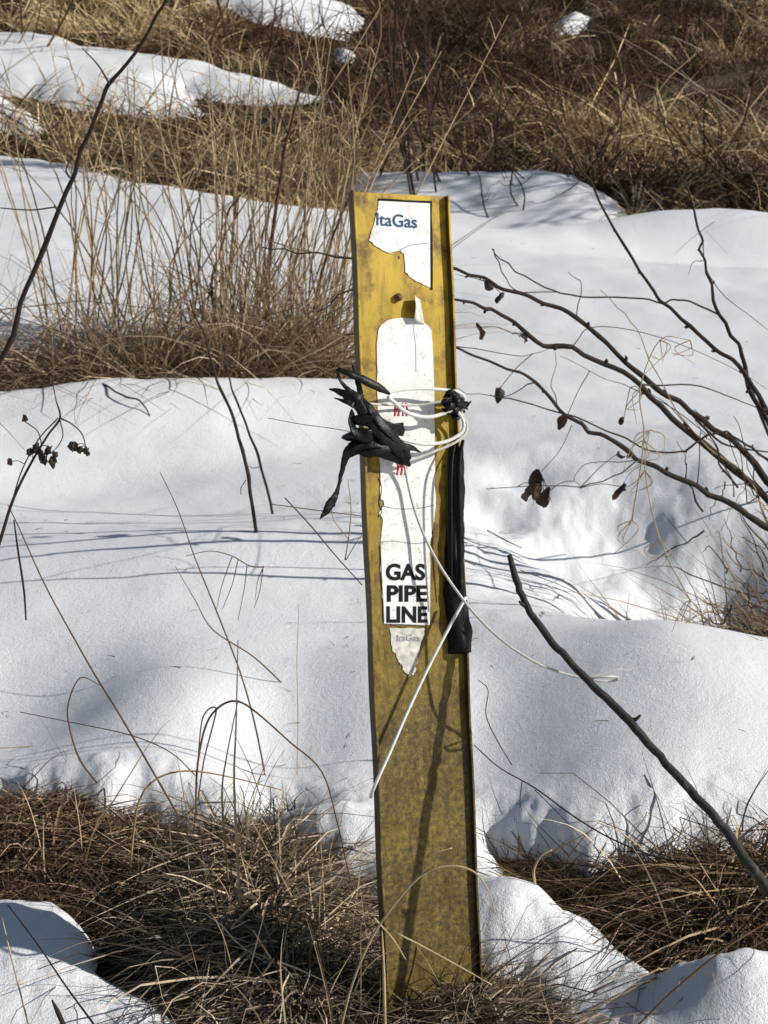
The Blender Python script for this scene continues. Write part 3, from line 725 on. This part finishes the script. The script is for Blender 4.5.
# spruce added unseen beyond the right edge, to shade the far snow bank
def spruce(x, y, h, label):
    z = float(ground_z(np.array([x]), np.array([y]))[0]); t_ = thing('shade_spruce', label, 'added tree', (x, y, z))
    mb = MB(); mb.tube([(x, y, z - .1), (x + .02, y, z + h * .5), (x, y, z + h)], [.06, .035, .006], (.06, .045, .035), 8); mb.build('trunk', M_TWIG, t_)
    mb = MB(); nb = 170
    for i in range(nb):
        f = (i + .5) / nb; a = i * 2.39996; L = (.9 * (1 - f) + .06) * random.uniform(.75, 1.15) * h / 3; zz = z + h * (.06 + .93 * f)
        s0 = np.array([x, y, zz]); e = s0 + np.array([math.cos(a) * L, math.sin(a) * L, -.25 * L + .05])
        mb.tube([s0, (s0 + e) / 2 + [0, 0, -.03], e], [.008, .006, .002], (.06, .045, .035), 4, step=3)
        m_ = 60; u = RNG.random(m_) ** .7; rt = s0 + (e - s0) * u[:, None]
        d = (e - s0) / L * .8 + RNG.normal(0, .55, (m_, 3))
        mb.blades(rt, d, RNG.uniform(.05, .13, m_), np.full(m_, .008), RNG.uniform(0, .3, m_), tint(m_, (.02, .035, .016), (.06, .085, .035)), 2)
    mb.build('crown', M_GRASS, t_)
spruce(4.9, 8.98, 4.6, 'unseen dark green spruce added beyond the right edge to shade the far snow bank')

# ------------------------------------------------------------------ left hand single stems
stem('sapling', 'tall dark bare sapling leaning right across the left side of the snow', 'sapling', PX([(-30, 430), (0, 362), (34, 275), (66, 192), (88, 136), (110, 85), (140, 45), (168, 4), (185, -22)], 3.0, 2.7), [.0052, .0044, .0032, .0014], DARK,
     extra=[(PX([(110, 85), (98, 65), (82, 48)], 2.8), [.0018, .0014, .0008]), (PX([(52, 225), (58, 215), (54, 205)], 2.9), [.0016, .0013, .001]), (PX([(70, 178), (66, 170), (70, 160)], 2.9), [.002, .0015, .001]), (PX([(0, 208), (30, 210), (56, 207)], 2.95), [.001, .0013, .0015])], sides=7)
def gstem(px, py, dz=.03):
    p = G(px, py).copy(); p[2] -= dz; return p
q = gstem(264, 374); yq = q[1]
stem('reddish_sprout', 'straight reddish stem rising from the tall grass just left of the post', 'stem', [q] + PX([(266, 340), (268, 290), (272, 230), (285, 150), (297, 100), (306, 60)], yq, yq - .1), [.009, .007, .003], RED, extra=[(PX([(268, 240), (300, 250), (352, 258)], yq), [.002, .002, .0015])])
q = gstem(299, 372); yq = q[1]
stem('reddish_sprout', 'crooked reddish stem leaning right out of the grass behind the post', 'stem', [q] + PX([(306, 340), (315, 305), (325, 262), (338, 222), (352, 190)], yq, yq - .1), [.007, .005, .003], RED, extra=[(PX([(315, 308), (335, 300), (352, 288)], yq), [.002, .002, .001])])
q = gstem(212, 376); yq = q[1]
stem('reddish_sprout', 'thin zigzag reddish stem in the middle of the tall grass clump', 'stem', [q] + PX([(215, 330), (212, 280), (222, 250), (228, 215), (240, 195)], yq), [.006, .005, .003], RED)
q = gstem(258, 532); yq = q[1]
stem('twig', 'longer of two crossing dark twigs stuck in the snow left of the post', 'twig', [q] + PX([(250, 490), (243, 450), (232, 415), (217, 378), (205, 345), (190, 300)], yq, yq + .1), [.0045, .0038, .0015], DARK, extra=[(PX([(246, 480), (241, 488), (241, 495)], yq), [.001, .001, .0006])])
q = gstem(274, 514); yq = q[1]
stem('twig', 'shorter of two crossing dark twigs stuck in the snow left of the post', 'twig', [q] + PX([(263, 470), (250, 435), (236, 400), (228, 372), (222, 340)], yq, yq + .1), [.0035, .003, .001], DARK, extra=[(PX([(262, 466), (254, 468), (248, 466)], yq), [.001, .001, .0006])])
stem('twig', 'knobbly dark twig tip lying on the snow below the tall grass', 'twig', [G(103, 384), G(122, 401) + np.array([0, 0, .02]), G(140, 408) + np.array([0, 0, .02]), G(150, 416)], [.003, .003, .002], DARK)

# seed head plant
sp = thing('seed_head_plant', 'dark stalk with drooping clusters of dried seed heads at the left edge', 'weed', tuple(P(-20, 600, 2.1)))
mb = MB(); yq = 2.1
mb.tube(PX([(-25, 620), (0, 541), (13, 500), (30, 465), (48, 435), (60, 418), (56, 400), (52, 380)], yq), [.003, .0025, .0022, .0018, .0016, .0016, .0008, .0006], DARK, 6)
mb.tube(PX([(13, 498), (22, 470), (38, 440), (58, 418)], yq + .01), [.001, .001, .001, .001], BRN, 5)
mb.tube(PX([(60, 418), (72, 424), (82, 434), (86, 447)], yq), [.0013, .001, .0009, .0006], DARK, 5)
mb.tube(PX([(60, 420), (63, 435), (58, 446), (52, 452)], yq - .01), [.0009, .0008, .0006, .0005], DARK, 5)
mb.tube(PX([(42, 446), (38, 432), (30, 425), (25, 422)], yq), [.0009, .0008, .0008, .0008], DARK, 5)
SPV = np.concatenate(mb.V); mb.build('stalk', M_TWIG, sp)
for i, (x, y, s) in enumerate([(30, 452, .010), (36, 448, .012), (43, 459, .013), (52, 462, .012), (48, 450, .012), (74, 447, .014), (80, 449, .010), (87, 452, .011), (25, 419, .008), (10, 462, .009), (55, 455, .010), (41, 453, .011)]):
    bm = bmesh.new(); bmesh.ops.create_icosphere(bm, subdivisions=2, radius=s * .42)
    rg = np.random.default_rng(i)
    for v in bm.verts: v.co *= 1 + rg.normal() * .32; v.co.z *= 1.25; v.co.x += v.co.z * rg.uniform(-.2, .2)
    bmesh.ops.translate(bm, verts=bm.verts, vec=Vector(P(x, y, yq)))
    me = bpy.data.meshes.new('seed_head'); bm.to_mesh(me); bm.free()
    a_ = me.color_attributes.new('Col', 'FLOAT_COLOR', 'POINT'); a_.data.foreach_set('color', np.tile([.06, .04, .028, 1], len(me.vertices)).astype(np.float32))
    link('seed_head', me, M_LEAF, sp)
    q0 = P(x, y, yq); q1 = SPV[np.argmin(np.linalg.norm(SPV - q0, axis=1))]
    mb = MB(); mb.tube([q1, (q0 + q1) / 2 + [.001, 0, .003], q0], [.0006, .0005, .0005], DARK, 4, step=3); mb.build('seed_stalk', M_TWIG, sp)

# ------------------------------------------------------------------ single dry grass stems
GG = 'single dry grass stems in the snow'
def gs(label, pts, y0, y1=None, r=(.0014, .0010, .0005), col=TAN, extra=(), root=None, group=GG):
    W = PX(pts, y0, y1)
    if root is not None: W = [gstem(*root)] + W
    ex = [(PX(e, y0, y1), [.0009, .0007, .0004]) for e in extra]
    return stem('grass_straw', label, 'grass stem', W, r, col, M_GRASS, group, ex)
Y = lambda px, py: float(G(px, py)[1])
y_ = Y(268, 775); gs('long straight grass stem slanting up left over the snow in mid left', [(255, 725), (240, 672), (218, 615), (195, 558), (178, 510), (160, 472)], y_, y_ + .05, col=BRN, root=(268, 775), r=(.0016, .0013, .0006))
y_ = Y(296, 682); gs('thin grass stem lying down right across the snow beside the long slanting stem', [(255, 658), (213, 630), (195, 600), (175, 566)], y_, y_ + .1, col=BRN, root=(296, 682), r=(.0016, .0012, .0005))
gs('bent grass panicle with hanging tips above the middle snow', [(186, 556), (210, 551), (232, 556), (250, 566), (264, 567)], 2.6, col=BRN, extra=([(232, 557), (222, 585), (216, 612)], [(238, 560), (232, 585), (222, 610)], [(247, 566), (244, 590), (238, 620)], [(263, 568), (260, 590), (254, 608)], [(264, 566), (258, 580), (255, 600)]), r=(.0005, .001, .0012))
gs('long grass stem with a joint running down from the left edge', [(8, 505), (20, 530), (45, 585), (75, 640), (98, 680), (118, 712), (145, 758), (178, 815)], 2.25, 2.05, r=(.0007, .0012, .0014, .0015), col=BRN, root=None)
gs('dark grass blade hanging near the left edge below the seed heads', [(14, 520), (18, 550), (24, 590), (26, 620)], 2.1, r=(.0010, .0018, .0012), col=DARK)
gs('grass stem bent over in a tall hoop above the left tussock', [(196, 815), (197, 770), (205, 728), (218, 708), (236, 701), (256, 712), (290, 742), (322, 772), (338, 825), (350, 880)], 1.98, 1.9, r=(.0014, .0015, .0012, .0008), col=BRN)
gs('second grass stem folded inside the tall hoop above the left tussock', [(198, 800), (204, 760), (213, 725), (216, 708), (206, 712), (200, 735), (194, 830)], 1.99, 1.95, r=(.0009, .0012, .0008), col=BRN)
gs('low arching grass stem spanning the snow edge left of centre', [(130, 865), (138, 805), (155, 780), (185, 771), (225, 776), (282, 790)], 1.95, 2.0, r=(.0016, .0014, .0007), col=TAN)
gs('grass stem curving down at far left above the grass edge', [(97, 783), (80, 760), (70, 730), (68, 705), (80, 678), (100, 685)], 2.02, 2.02, r=(.0016, .0012, .0006), col=BRN)
gs('pale straight straw lying on the shaded snow at the left edge', [(-20, 749), (20, 747), (60, 744)], Y(20, 747) - .02, r=(.0010, .0011, .0007), col=PALE)
gs('very thin arching stem crossing the snow above the tussock', [(20, 712), (70, 722), (130, 735), (170, 752), (195, 775)], 2.1, 2.0, r=(.0006, .0008, .0008), col=BRN)
gs('pale upright straw rising through the left tussock', [(240, 905), (237, 850), (234, 780), (236, 725), (238, 640)], 1.86, 1.9, r=(.0022, .0016, .0006), col=PALE)
gs('pale thin straw beside the upright straw of the left tussock', [(228, 880), (222, 800), (226, 760), (238, 700)], 1.88, 1.9, r=(.0016, .0012, .0006), col=TAN)
gs('thin upright stem standing in the snow near the left post edge', [(297, 775), (298, 720), (297, 660), (299, 605)], Y(297, 778), r=(.0009, .0007, .0004), col=PALE)
gs('pale arching grass blade crossing in front of the post foot', [(338, 1040), (352, 985), (372, 938), (398, 900), (425, 873), (452, 866), (474, 872), (488, 890), (496, 915)], 1.64, 1.62, r=(.0014, .0016, .0013, .0006), col=PALE)
gs('short pale straw leaning on the foot of the post', [(374, 918), (392, 938), (406, 960)], 1.66, r=(.0014, .0014, .0008), col=PALE)
gs('pale straw standing close against the left corner of the post foot', [(385, 1040), (384, 980), (382, 930)], 1.66, r=(.0022, .002, .001), col=PALE)
gs('double pale straw slanting over the lower post face', [(396, 933), (420, 945), (462, 968), (492, 985)], 1.66, r=(.0012, .0012, .0008), col=PALE)
gs('short light straw sticking up before the lower post face', [(428, 856), (438, 852), (452, 848)], 1.70, r=(.001, .0014, .0008), col=PALE)
gs('thin grass stem at the bottom left corner of the snow', [(2, 918), (12, 960), (26, 1015), (34, 1045)], 1.75, 1.6, r=(.0008, .001, .0012), col=PALE)
gs('dark grass stem slanting over the bottom left snow', [(8, 905), (38, 945), (65, 985), (98, 1030)], 1.75, 1.6, r=(.0008, .001, .0014), col=DARK)
gs('thick short dark blade at the bottom left of the snow', [(52, 1000), (58, 1012), (66, 1030)], 1.6, r=(.001, .003, .003), col=DARK)
gs('long thin stem trailing over the snow right of the post', [(474, 745), (500, 768), (535, 788), (572, 815), (610, 838), (660, 858), (700, 862)], 2.12, 2.0, r=(.0008, .0012, .0013), col=DARK, extra=([(522, 782), (520, 800), (522, 812)], [(535, 790), (560, 815), (592, 850)]))
gs('fine hooked stem rising from the shaded snow right of the post', [(478, 680), (488, 690), (486, 715), (498, 742), (512, 765)], 2.2, 2.1, r=(.0006, .0008, .0008), col=BRN)
gs('thin blade standing in the snow beside the lower end of the stick', [(742, 832), (745, 812), (755, 790), (770, 768)], 2.1, r=(.0012, .0011, .0005), col=BRN)
gs('thin straight stem crossing the snow at the bottom right', [(635, 1028), (680, 985), (730, 945), (775, 918)], 1.66, 1.72, r=(.0012, .0014, .0012), col=BRN)
gs('pale curled straw at the left tip of the right hand hollow', [(535, 885), (534, 870), (541, 856), (552, 850)], 1.98, r=(.0020, .0018, .0012), col=PALE)
gs('dark straight twig in the snow left of the post below the tape tail', [(285, 498), (310, 525), (335, 555), (362, 585)], 2.6, 2.45, r=(.0012, .0012, .001), col=BRN)
gs('short stalk with two side blades close to the left post edge', [(345, 560), (349, 535), (351, 508), (348, 480)], 2.5, r=(.0012, .001, .0005), col=TAN, extra=([(346, 560), (358, 540), (362, 535)], [(349, 540), (334, 520), (331, 505)]))
gs('thin horizontal stem reaching the post from the left below the tape', [(270, 504), (300, 508), (330, 512), (362, 516)], 2.5, r=(.0008, .0009, .0008), col=BRN)
gs('thin curved stem reaching the post at the height of the black tape', [(268, 418), (300, 424), (330, 428), (352, 432)], 2.6, r=(.0006, .0007, .0007), col=BRN)
gs('short slanting twig in the snow above the broken stick', [(487, 530), (505, 540), (522, 548)], Y(505, 542) - .02, r=(.0016, .0018, .0012), col=DARK)
gs('thin twig lying on the snow ridge beside the tip of the stick', [(520, 570), (560, 585), (590, 600)], Y(555, 587) - .03, r=(.001, .001, .0008), col=BRN)
# wispy pale panicle hanging in the willow
for lab, pts, yy in (('pale feathery grass stalk hanging among the willow branches', [(632, 520), (644, 440), (640, 390), (660, 340), (690, 340)], 2.35), ('pale grass stalk curving down below the willow branches', [(690, 600), (660, 540), (645, 470), (650, 430)], 2.4)):
    ex = []
    for k in range(16):
        c = pts[k % len(pts)]; ex.append([(c[0], c[1]), (c[0] + random.uniform(-16, 16), c[1] + random.uniform(4, 20)), (c[0] + random.uniform(-22, 22), c[1] + random.uniform(12, 36))])
    gs(lab, pts, yy, r=(.0012, .001, .0006), col=PALE, extra=ex)

# ------------------------------------------------------------------ tussocks
DEADA, DEADB = (.032, .021, .015), (.74, .60, .42)
def tussock(label, pix, n, ln, wd, lean, up=.5, droop=.5, cat='grass tussock', group='dry grass tussocks', a=DEADA, b_=DEADB, seg=6, wob=.10, zoff=0.0, mound=0, straw=0, name='grass_tussock', spread=.9):
    """pix: polygon in the picture of the patch of ground it grows from"""
    pl = poly(pix); lo = pl.min(0); hi = pl.max(0)
    X = RNG.uniform(lo[0], hi[0], n * 6); Yv = RNG.uniform(lo[1], hi[1], n * 6)
    s = psd(pl, X, Yv); k = s < 0; X, Yv, s = X[k][:n], Yv[k][:n], s[k][:n]; n = len(X)
    z = ground_z(X, Yv) + mound * sstep(0, .12, -s) * RNG.uniform(.1, 1, n) + zoff
    roots = np.stack([X, Yv, z], 1)
    th = RNG.uniform(0, 2 * np.pi, n)
    d = np.stack([np.cos(th) * spread + lean[0], np.sin(th) * spread + lean[1], np.abs(RNG.normal(up, up * .6 + .05, n))], 1)
    L = RNG.gamma(4, ln / 4, n); Wd = RNG.uniform(wd * .5, wd * 1.3, n)
    mb = MB()
    mb.blades(roots, d, L, Wd, np.clip(RNG.normal(droop, droop * .5, n), 0, 1.4), tint(n, a, b_), seg, wob)
    if straw:
        kk = RNG.integers(0, n, straw)
        dd = np.stack([RNG.normal(lean[0], .25, straw), RNG.normal(lean[1], .2, straw), np.full(straw, 1.0)], 1)
        mb.blades(roots[kk], dd, RNG.uniform(1.2, 2.4, straw) * ln, np.full(straw, wd * .8), RNG.uniform(.02, .35, straw), tint(straw, (.24, .16, .09), (.78, .62, .40)), 7, .03)
    o = mb.build(name, M_GRASS)
    return tag(o, label, cat, group)
tussock('dead grass tussock in the dark melt hollow at the left edge', [(-120, 780), (0, 778), (60, 782), (110, 796), (160, 800), (170, 860), (60, 878), (-120, 880)], 6500, .09, .0025, (.15, -.05), .25, .6, mound=.05, straw=20, wob=.18, a=(.038, .024, .017), b_=(.52, .36, .22))
tussock('large tangled dead grass tussock filling the hollow left of the post foot', [(150, 800), (200, 814), (260, 820), (300, 836), (345, 868), (368, 930), (372, 1080), (260, 1080), (200, 1000), (170, 930), (190, 880)], 12000, .10, .0026, (-.05, -.20), .30, .65, mound=.10, straw=90, wob=.20)
tussock('flattened dead grass between the two snow edges left of centre', [(90, 890), (120, 850), (180, 870), (180, 960), (140, 955), (110, 930)], 900, .09, .0026, (-.05, -.1), .2, .6, wob=.18, a=(.03, .022, .016), b_=(.20, .14, .08))
tussock('dead grass wrapped round the foot of the yellow post', [(372, 1000), (400, 985), (470, 968), (520, 964), (562, 1000), (572, 1090), (372, 1090)], 5200, .075, .0023, (.0, -.1), .35, .7, mound=.04, straw=16, wob=.2, a=(.035, .025, .018), b_=(.50, .40, .28))
tussock('brown dead grass tussock at the lower right around the stick', [(630, 862), (700, 848), (768, 850), (900, 850), (900, 955), (768, 950), (710, 955), (670, 940)], 7000, .11, .0026, (-.35, -.1), .30, .6, mound=.07, straw=40, wob=.18, a=(.038, .024, .016), b_=(.58, .41, .24))
tussock('thin grass lying in the narrow left tip of the right hand hollow', [(490, 826), (560, 846), (640, 856), (650, 920), (600, 898), (540, 872)], 2600, .10, .0020, (-.5, -.1), .18, .4, a=(.06, .04, .024), b_=(.30, .2, .1))
tussock('grass tuft in the snow hollow below the willow', [(618, 594), (700, 588), (768, 578), (900, 575), (900, 640), (768, 624), (700, 610)], 3200, .20, .0036, (-.45, -.1), .45, .4, mound=.14, straw=70, a=(.12, .08, .045), b_=(.74, .56, .33))
tussock('tiny dark tuft poking from a hole in the snow left of the post', [(283, 780), (297, 780), (299, 795), (285, 796)], 90, .05, .0025, (-.1, -.2), .9, .2, a=(.03, .022, .015), b_=(.10, .07, .04), spread=.5)
# tall clump at mid left
A2, B2 = (.16, .105, .065), (.82, .65, .44)
TG = 'tall dry grass clumps'
tussock('tall dry grass clump at the far left leaning over the snow', [(-160, 385), (0, 384), (95, 380), (90, 350), (-160, 352)], 2200, .34, .0052, (.35, -.35), .55, .55, a=(.12, .08, .05), b_=(.80, .63, .42), straw=70, group=TG, wob=.10)
tussock('wide tall dry grass clump in the centre of the left grass row', [(90, 380), (215, 377), (212, 350), (90, 352)], 1600, .32, .0050, (.1, -.15), .8, .45, a=(.12, .08, .05), b_=(.80, .63, .42), straw=150, group=TG, wob=.10)
tussock('tall upright dry grass clump just left of the post top', [(212, 377), (285, 368), (345, 360), (340, 338), (212, 346)], 1400, .40, .0050, (.05, -.1), 1.1, .42, a=A2, b_=B2, straw=210, group=TG, wob=.09)
# tall stalks with seed plumes
for lab, x0, x1, hh, nst in (('loose tall stalks with pale plumes rising above the left grass row', 50, 215, 1.05, 42), ('loose tall stalks with pale plumes rising behind the post top', 200, 335, 1.2, 52)):
    mb = MB()
    for k in range(nst):
        x = random.uniform(x0, x1); p = G(x, random.uniform(352, 372)); h = hh * random.uniform(.55, 1.05)
        tip = p + np.array([random.gauss(.03, .24), random.gauss(0, .10), h]); md = (p + tip) / 2 + np.array([random.gauss(0, .09), 0, .02])
        cc = np.array((.50, .37, .22)) * random.uniform(.5, 1.5)
        mb.tube([p - [0, 0, .1], md, tip], [.0034, .0028, .0012], cc, 4, step=4, cap=False)
        m_ = 9; rt = np.array([md + (tip - md) * u for u in np.linspace(.45, 1, m_)])
        dd = np.stack([RNG.normal(0, .5, m_), RNG.normal(0, .3, m_), RNG.uniform(.3, 1, m_)], 1)
        mb.blades(rt, dd, RNG.uniform(.04, .11, m_), np.full(m_, .0035), RNG.uniform(0, .6, m_), tint(m_, (.3, .2, .1), (.7, .55, .34)), 3)
    tag(mb.build('tall_grass', M_GRASS), lab, 'tall grass', TG)

# ------------------------------------------------------------------ hillside growth
def hill_blades(n, ymin, ymax, ln, wd, a, b_, up=.8, seed=0):
    u = RNG.uniform(-330, 1100, n * 2); v = ymin * np.exp(RNG.random(n * 2) * math.log(ymax / ymin))
    X = (u - 384) / FPX * v; k = bare_sd(X, v) < -.02
    X, v = X[k][:n], v[k][:n]; n = len(X)
    clump = fbm(X * 1.1, v * .8, 3, 61); k = clump > RNG.normal(-.25, .3, n); X, v, clump = X[k], v[k], clump[k]; n = len(X)
    roots = np.stack([X, v, ground_z(X, v) - .01], 1)
    th = RNG.uniform(0, 6.283, n); fl = fbm(X * .9, v * .9, 2, 71) * 3
    d = np.stack([np.cos(th) * .7 + np.cos(fl) * .6, np.sin(th) * .6 - .4, np.abs(RNG.normal(up, .4, n))], 1)
    c = tint(n, a, b_) * (0.55 + .75 * sstep(-.35, .45, fbm(X * .8, v * .8, 3, 81)))[:, None]
    return roots, d, RNG.gamma(4, ln / 4, n) * (.7 + .8 * sstep(-.2, .5, clump)), RNG.uniform(.5, 1.4, n) * wd, np.clip(RNG.normal(.45, .25, n), 0, 1.2), c
def hill_tufts(nt_, per, ymin, ymax, ln, wd):
    u = RNG.uniform(-330, 1100, nt_); v = ymin * np.exp(RNG.random(nt_) * math.log(ymax / ymin)); X = (u - 384) / FPX * v
    k = bare_sd(X, v) < -.03; X, v = X[k], v[k]; m = len(X)
    cols = np.array([(.07, .045, .028), (.22, .145, .08), (.62, .45, .25), (.80, .62, .36), (.24, .12, .075), (.42, .35, .26)])
    reg = fbm(X * .7, v * .6, 3, 83)
    pick = np.clip(np.floor((reg * 1.9 + .56 + RNG.normal(0, .35, m)) * 4), 0, 3).astype(int); pick = np.where(RNG.random(m) < .18, RNG.integers(4, 6, m), pick)
    size = RNG.gamma(5, .2, m) * (.75 + .5 * sstep(-.3, .4, reg))
    lean = np.stack([RNG.normal(0, .4, m), RNG.normal(-.15, .3, m)], 1); upv = RNG.uniform(.35, 1.3, m)
    i = np.repeat(np.arange(m), per); n = len(i); sp = .05 * size[i]
    Xr = X[i] + RNG.normal(0, 1, n) * sp; Yr = v[i] + RNG.normal(0, 1, n) * sp
    roots = np.stack([Xr, Yr, ground_z(Xr, Yr) - .02], 1); th = RNG.uniform(0, 6.283, n)
    d = np.stack([np.cos(th) * .6 + lean[i, 0], np.sin(th) * .6 + lean[i, 1], np.abs(RNG.normal(upv[i], .25))], 1)
    return roots, d, ln * size[i] * RNG.uniform(.5, 1.3, n), RNG.uniform(.5, 1.4, n) * wd, np.clip(RNG.normal(.5, .25, n), 0, 1.3), cols[pick[i]] * RNG.uniform(.55, 1.25, (n, 1))
mb = MB()
mb.blades(*hill_blades(24000, 8.8, 22, .30, .008, (.035, .023, .016), (.28, .19, .11)), seg=4, wob=.12)
mb.blades(*hill_tufts(4200, 20, 8.8, 21, .36, .009), seg=4, wob=.10)
o = mb.build('dead_grass', M_GRASS); tag(o, 'mass of brown dead grass covering the far hillside', 'grass', kind='stuff')
HG = 'bare shrubs on the far hillside'
def shrub(label, px, py, n, h, spread, col, r=.010, lean=0):
    p = G(px, py); rt = thing('hillside_shrub', label, 'shrub', tuple(p), HG)
    mb = MB()
    for k in range(n):
        a = p + np.array([random.gauss(0, spread * .5), random.gauss(0, spread * .5), -.1])
        hh = h * random.uniform(.5, 1.1); tip = a + np.array([random.gauss(lean, spread), random.gauss(-.1, spread), hh])
        m1 = a + (tip - a) * .35 + np.array([random.gauss(0, .06), random.gauss(0, .06), 0]); m2 = a + (tip - a) * .7 + np.array([random.gauss(0, .08), random.gauss(0, .08), .03])
        rr = r * random.uniform(.5, 1.1); cc = np.array(col) * random.uniform(.6, 1.4)
        mb.tube([a, m1, m2, tip], [rr, rr * .8, rr * .55, rr * .2], cc, 5, step=4, cap=False)
        for q in range(7):
            u = random.uniform(.3, .95); s_ = a + (tip - a) * u
            s_ = m1 + (m2 - m1) * (u - .35) / .35 if .35 < u < .7 else s_
            if not .35 < u < .7: s_ = m2 + (tip - m2) * random.random()
            e = s_ + np.array([random.gauss(0, .16), random.gauss(0, .12), random.uniform(.05, .35)]) * h / 1.6
            mb.tube([s_, (s_ + e) / 2 + np.array([0, 0, -.02]), e], [rr * .4, rr * .3, rr * .12], cc, 4, step=3, cap=False)
    mb.build('stems', M_TWIG, rt)
DK = (.030, .022, .018); RB = (.10, .055, .038)
for args in [('dark brown shrub with upright stems just behind the post top', 405, 180, 8, 1.9, .30, (.05, .034, .026), .009), ('reddish shrub right of the post top at the hill foot', 455, 172, 7, 1.9, .35, RB, .009), ('sparse reddish shrub at the left hill foot', 365, 172, 9, 1.6, .3, RB, .009),
             ('thin leaning brown shrub in the middle of the right hillside', 540, 150, 5, 1.3, .35, RB, .008, .2), ('tangled reddish shrub by the fallen log', 640, 140, 4, 1.3, .4, RB, .008, -.15), ('thin brown shrub at the right edge of the hillside', 740, 165, 6, 1.3, .4, RB, .009, -.2),
             ('brown shrub high on the left hillside', 250, 60, 9, 1.4, .4, RB, .009), ('reddish shrub at the top of the picture right of centre', 520, 70, 4, 1.4, .4, RB, .008), ('dark shrub in the top right corner of the hillside', 700, 60, 5, 1.6, .45, DK, .009), ('reddish shrub at the top left corner', 30, 40, 8, 1.3, .4, RB, .009),
             ('twiggy brown shrub near the shaded snow bank on the right', 600, 182, 7, .9, .3, RB, .007), ('short dark twiggy shrub poking through the far snow', 515, 205, 7, .5, .18, DK, .006)]:
    shrub(*args)
# fallen log and dead leaves among the grass
mb = MB(); pts = [G(x, y) + np.array([0, 0, .06]) for x, y in [(560, 118), (620, 112), (690, 100), (740, 88), (800, 72)]]
mb.tube(pts, [.05, .07, .08, .085, .09], (.05,.036,.026), sides=10, wob=.006); tag(mb.build('fallen_log', M_TWIG), 'dark fallen log lying across the right hillside grass', 'log')
# small dead bits on the snow
mb = MB(); n = 260
px = RNG.uniform(-50, 820, n); v = 1.6 * np.exp(RNG.random(n) * math.log(8 / 1.6)); X = (px - 384) / FPX * v
k = bare_sd(X, v) > .02; X, v = X[k], v[k]; n = len(X)
roots = np.stack([X, v, top_z(X, v) + .002], 1); th = RNG.uniform(0, 6.28, n)
mb.blades(roots, np.stack([np.cos(th), np.sin(th), RNG.uniform(0, .25, n)], 1), RNG.uniform(.006, .03, n), RNG.uniform(.0008, .002, n), RNG.uniform(0, .2, n), tint(n, (.05, .035, .02), (.25, .17, .09)), 3)
tag(mb.build('grass_litter', M_GRASS), 'scattered bits of dead grass and bark lying on the snow', 'litter', kind='stuff')
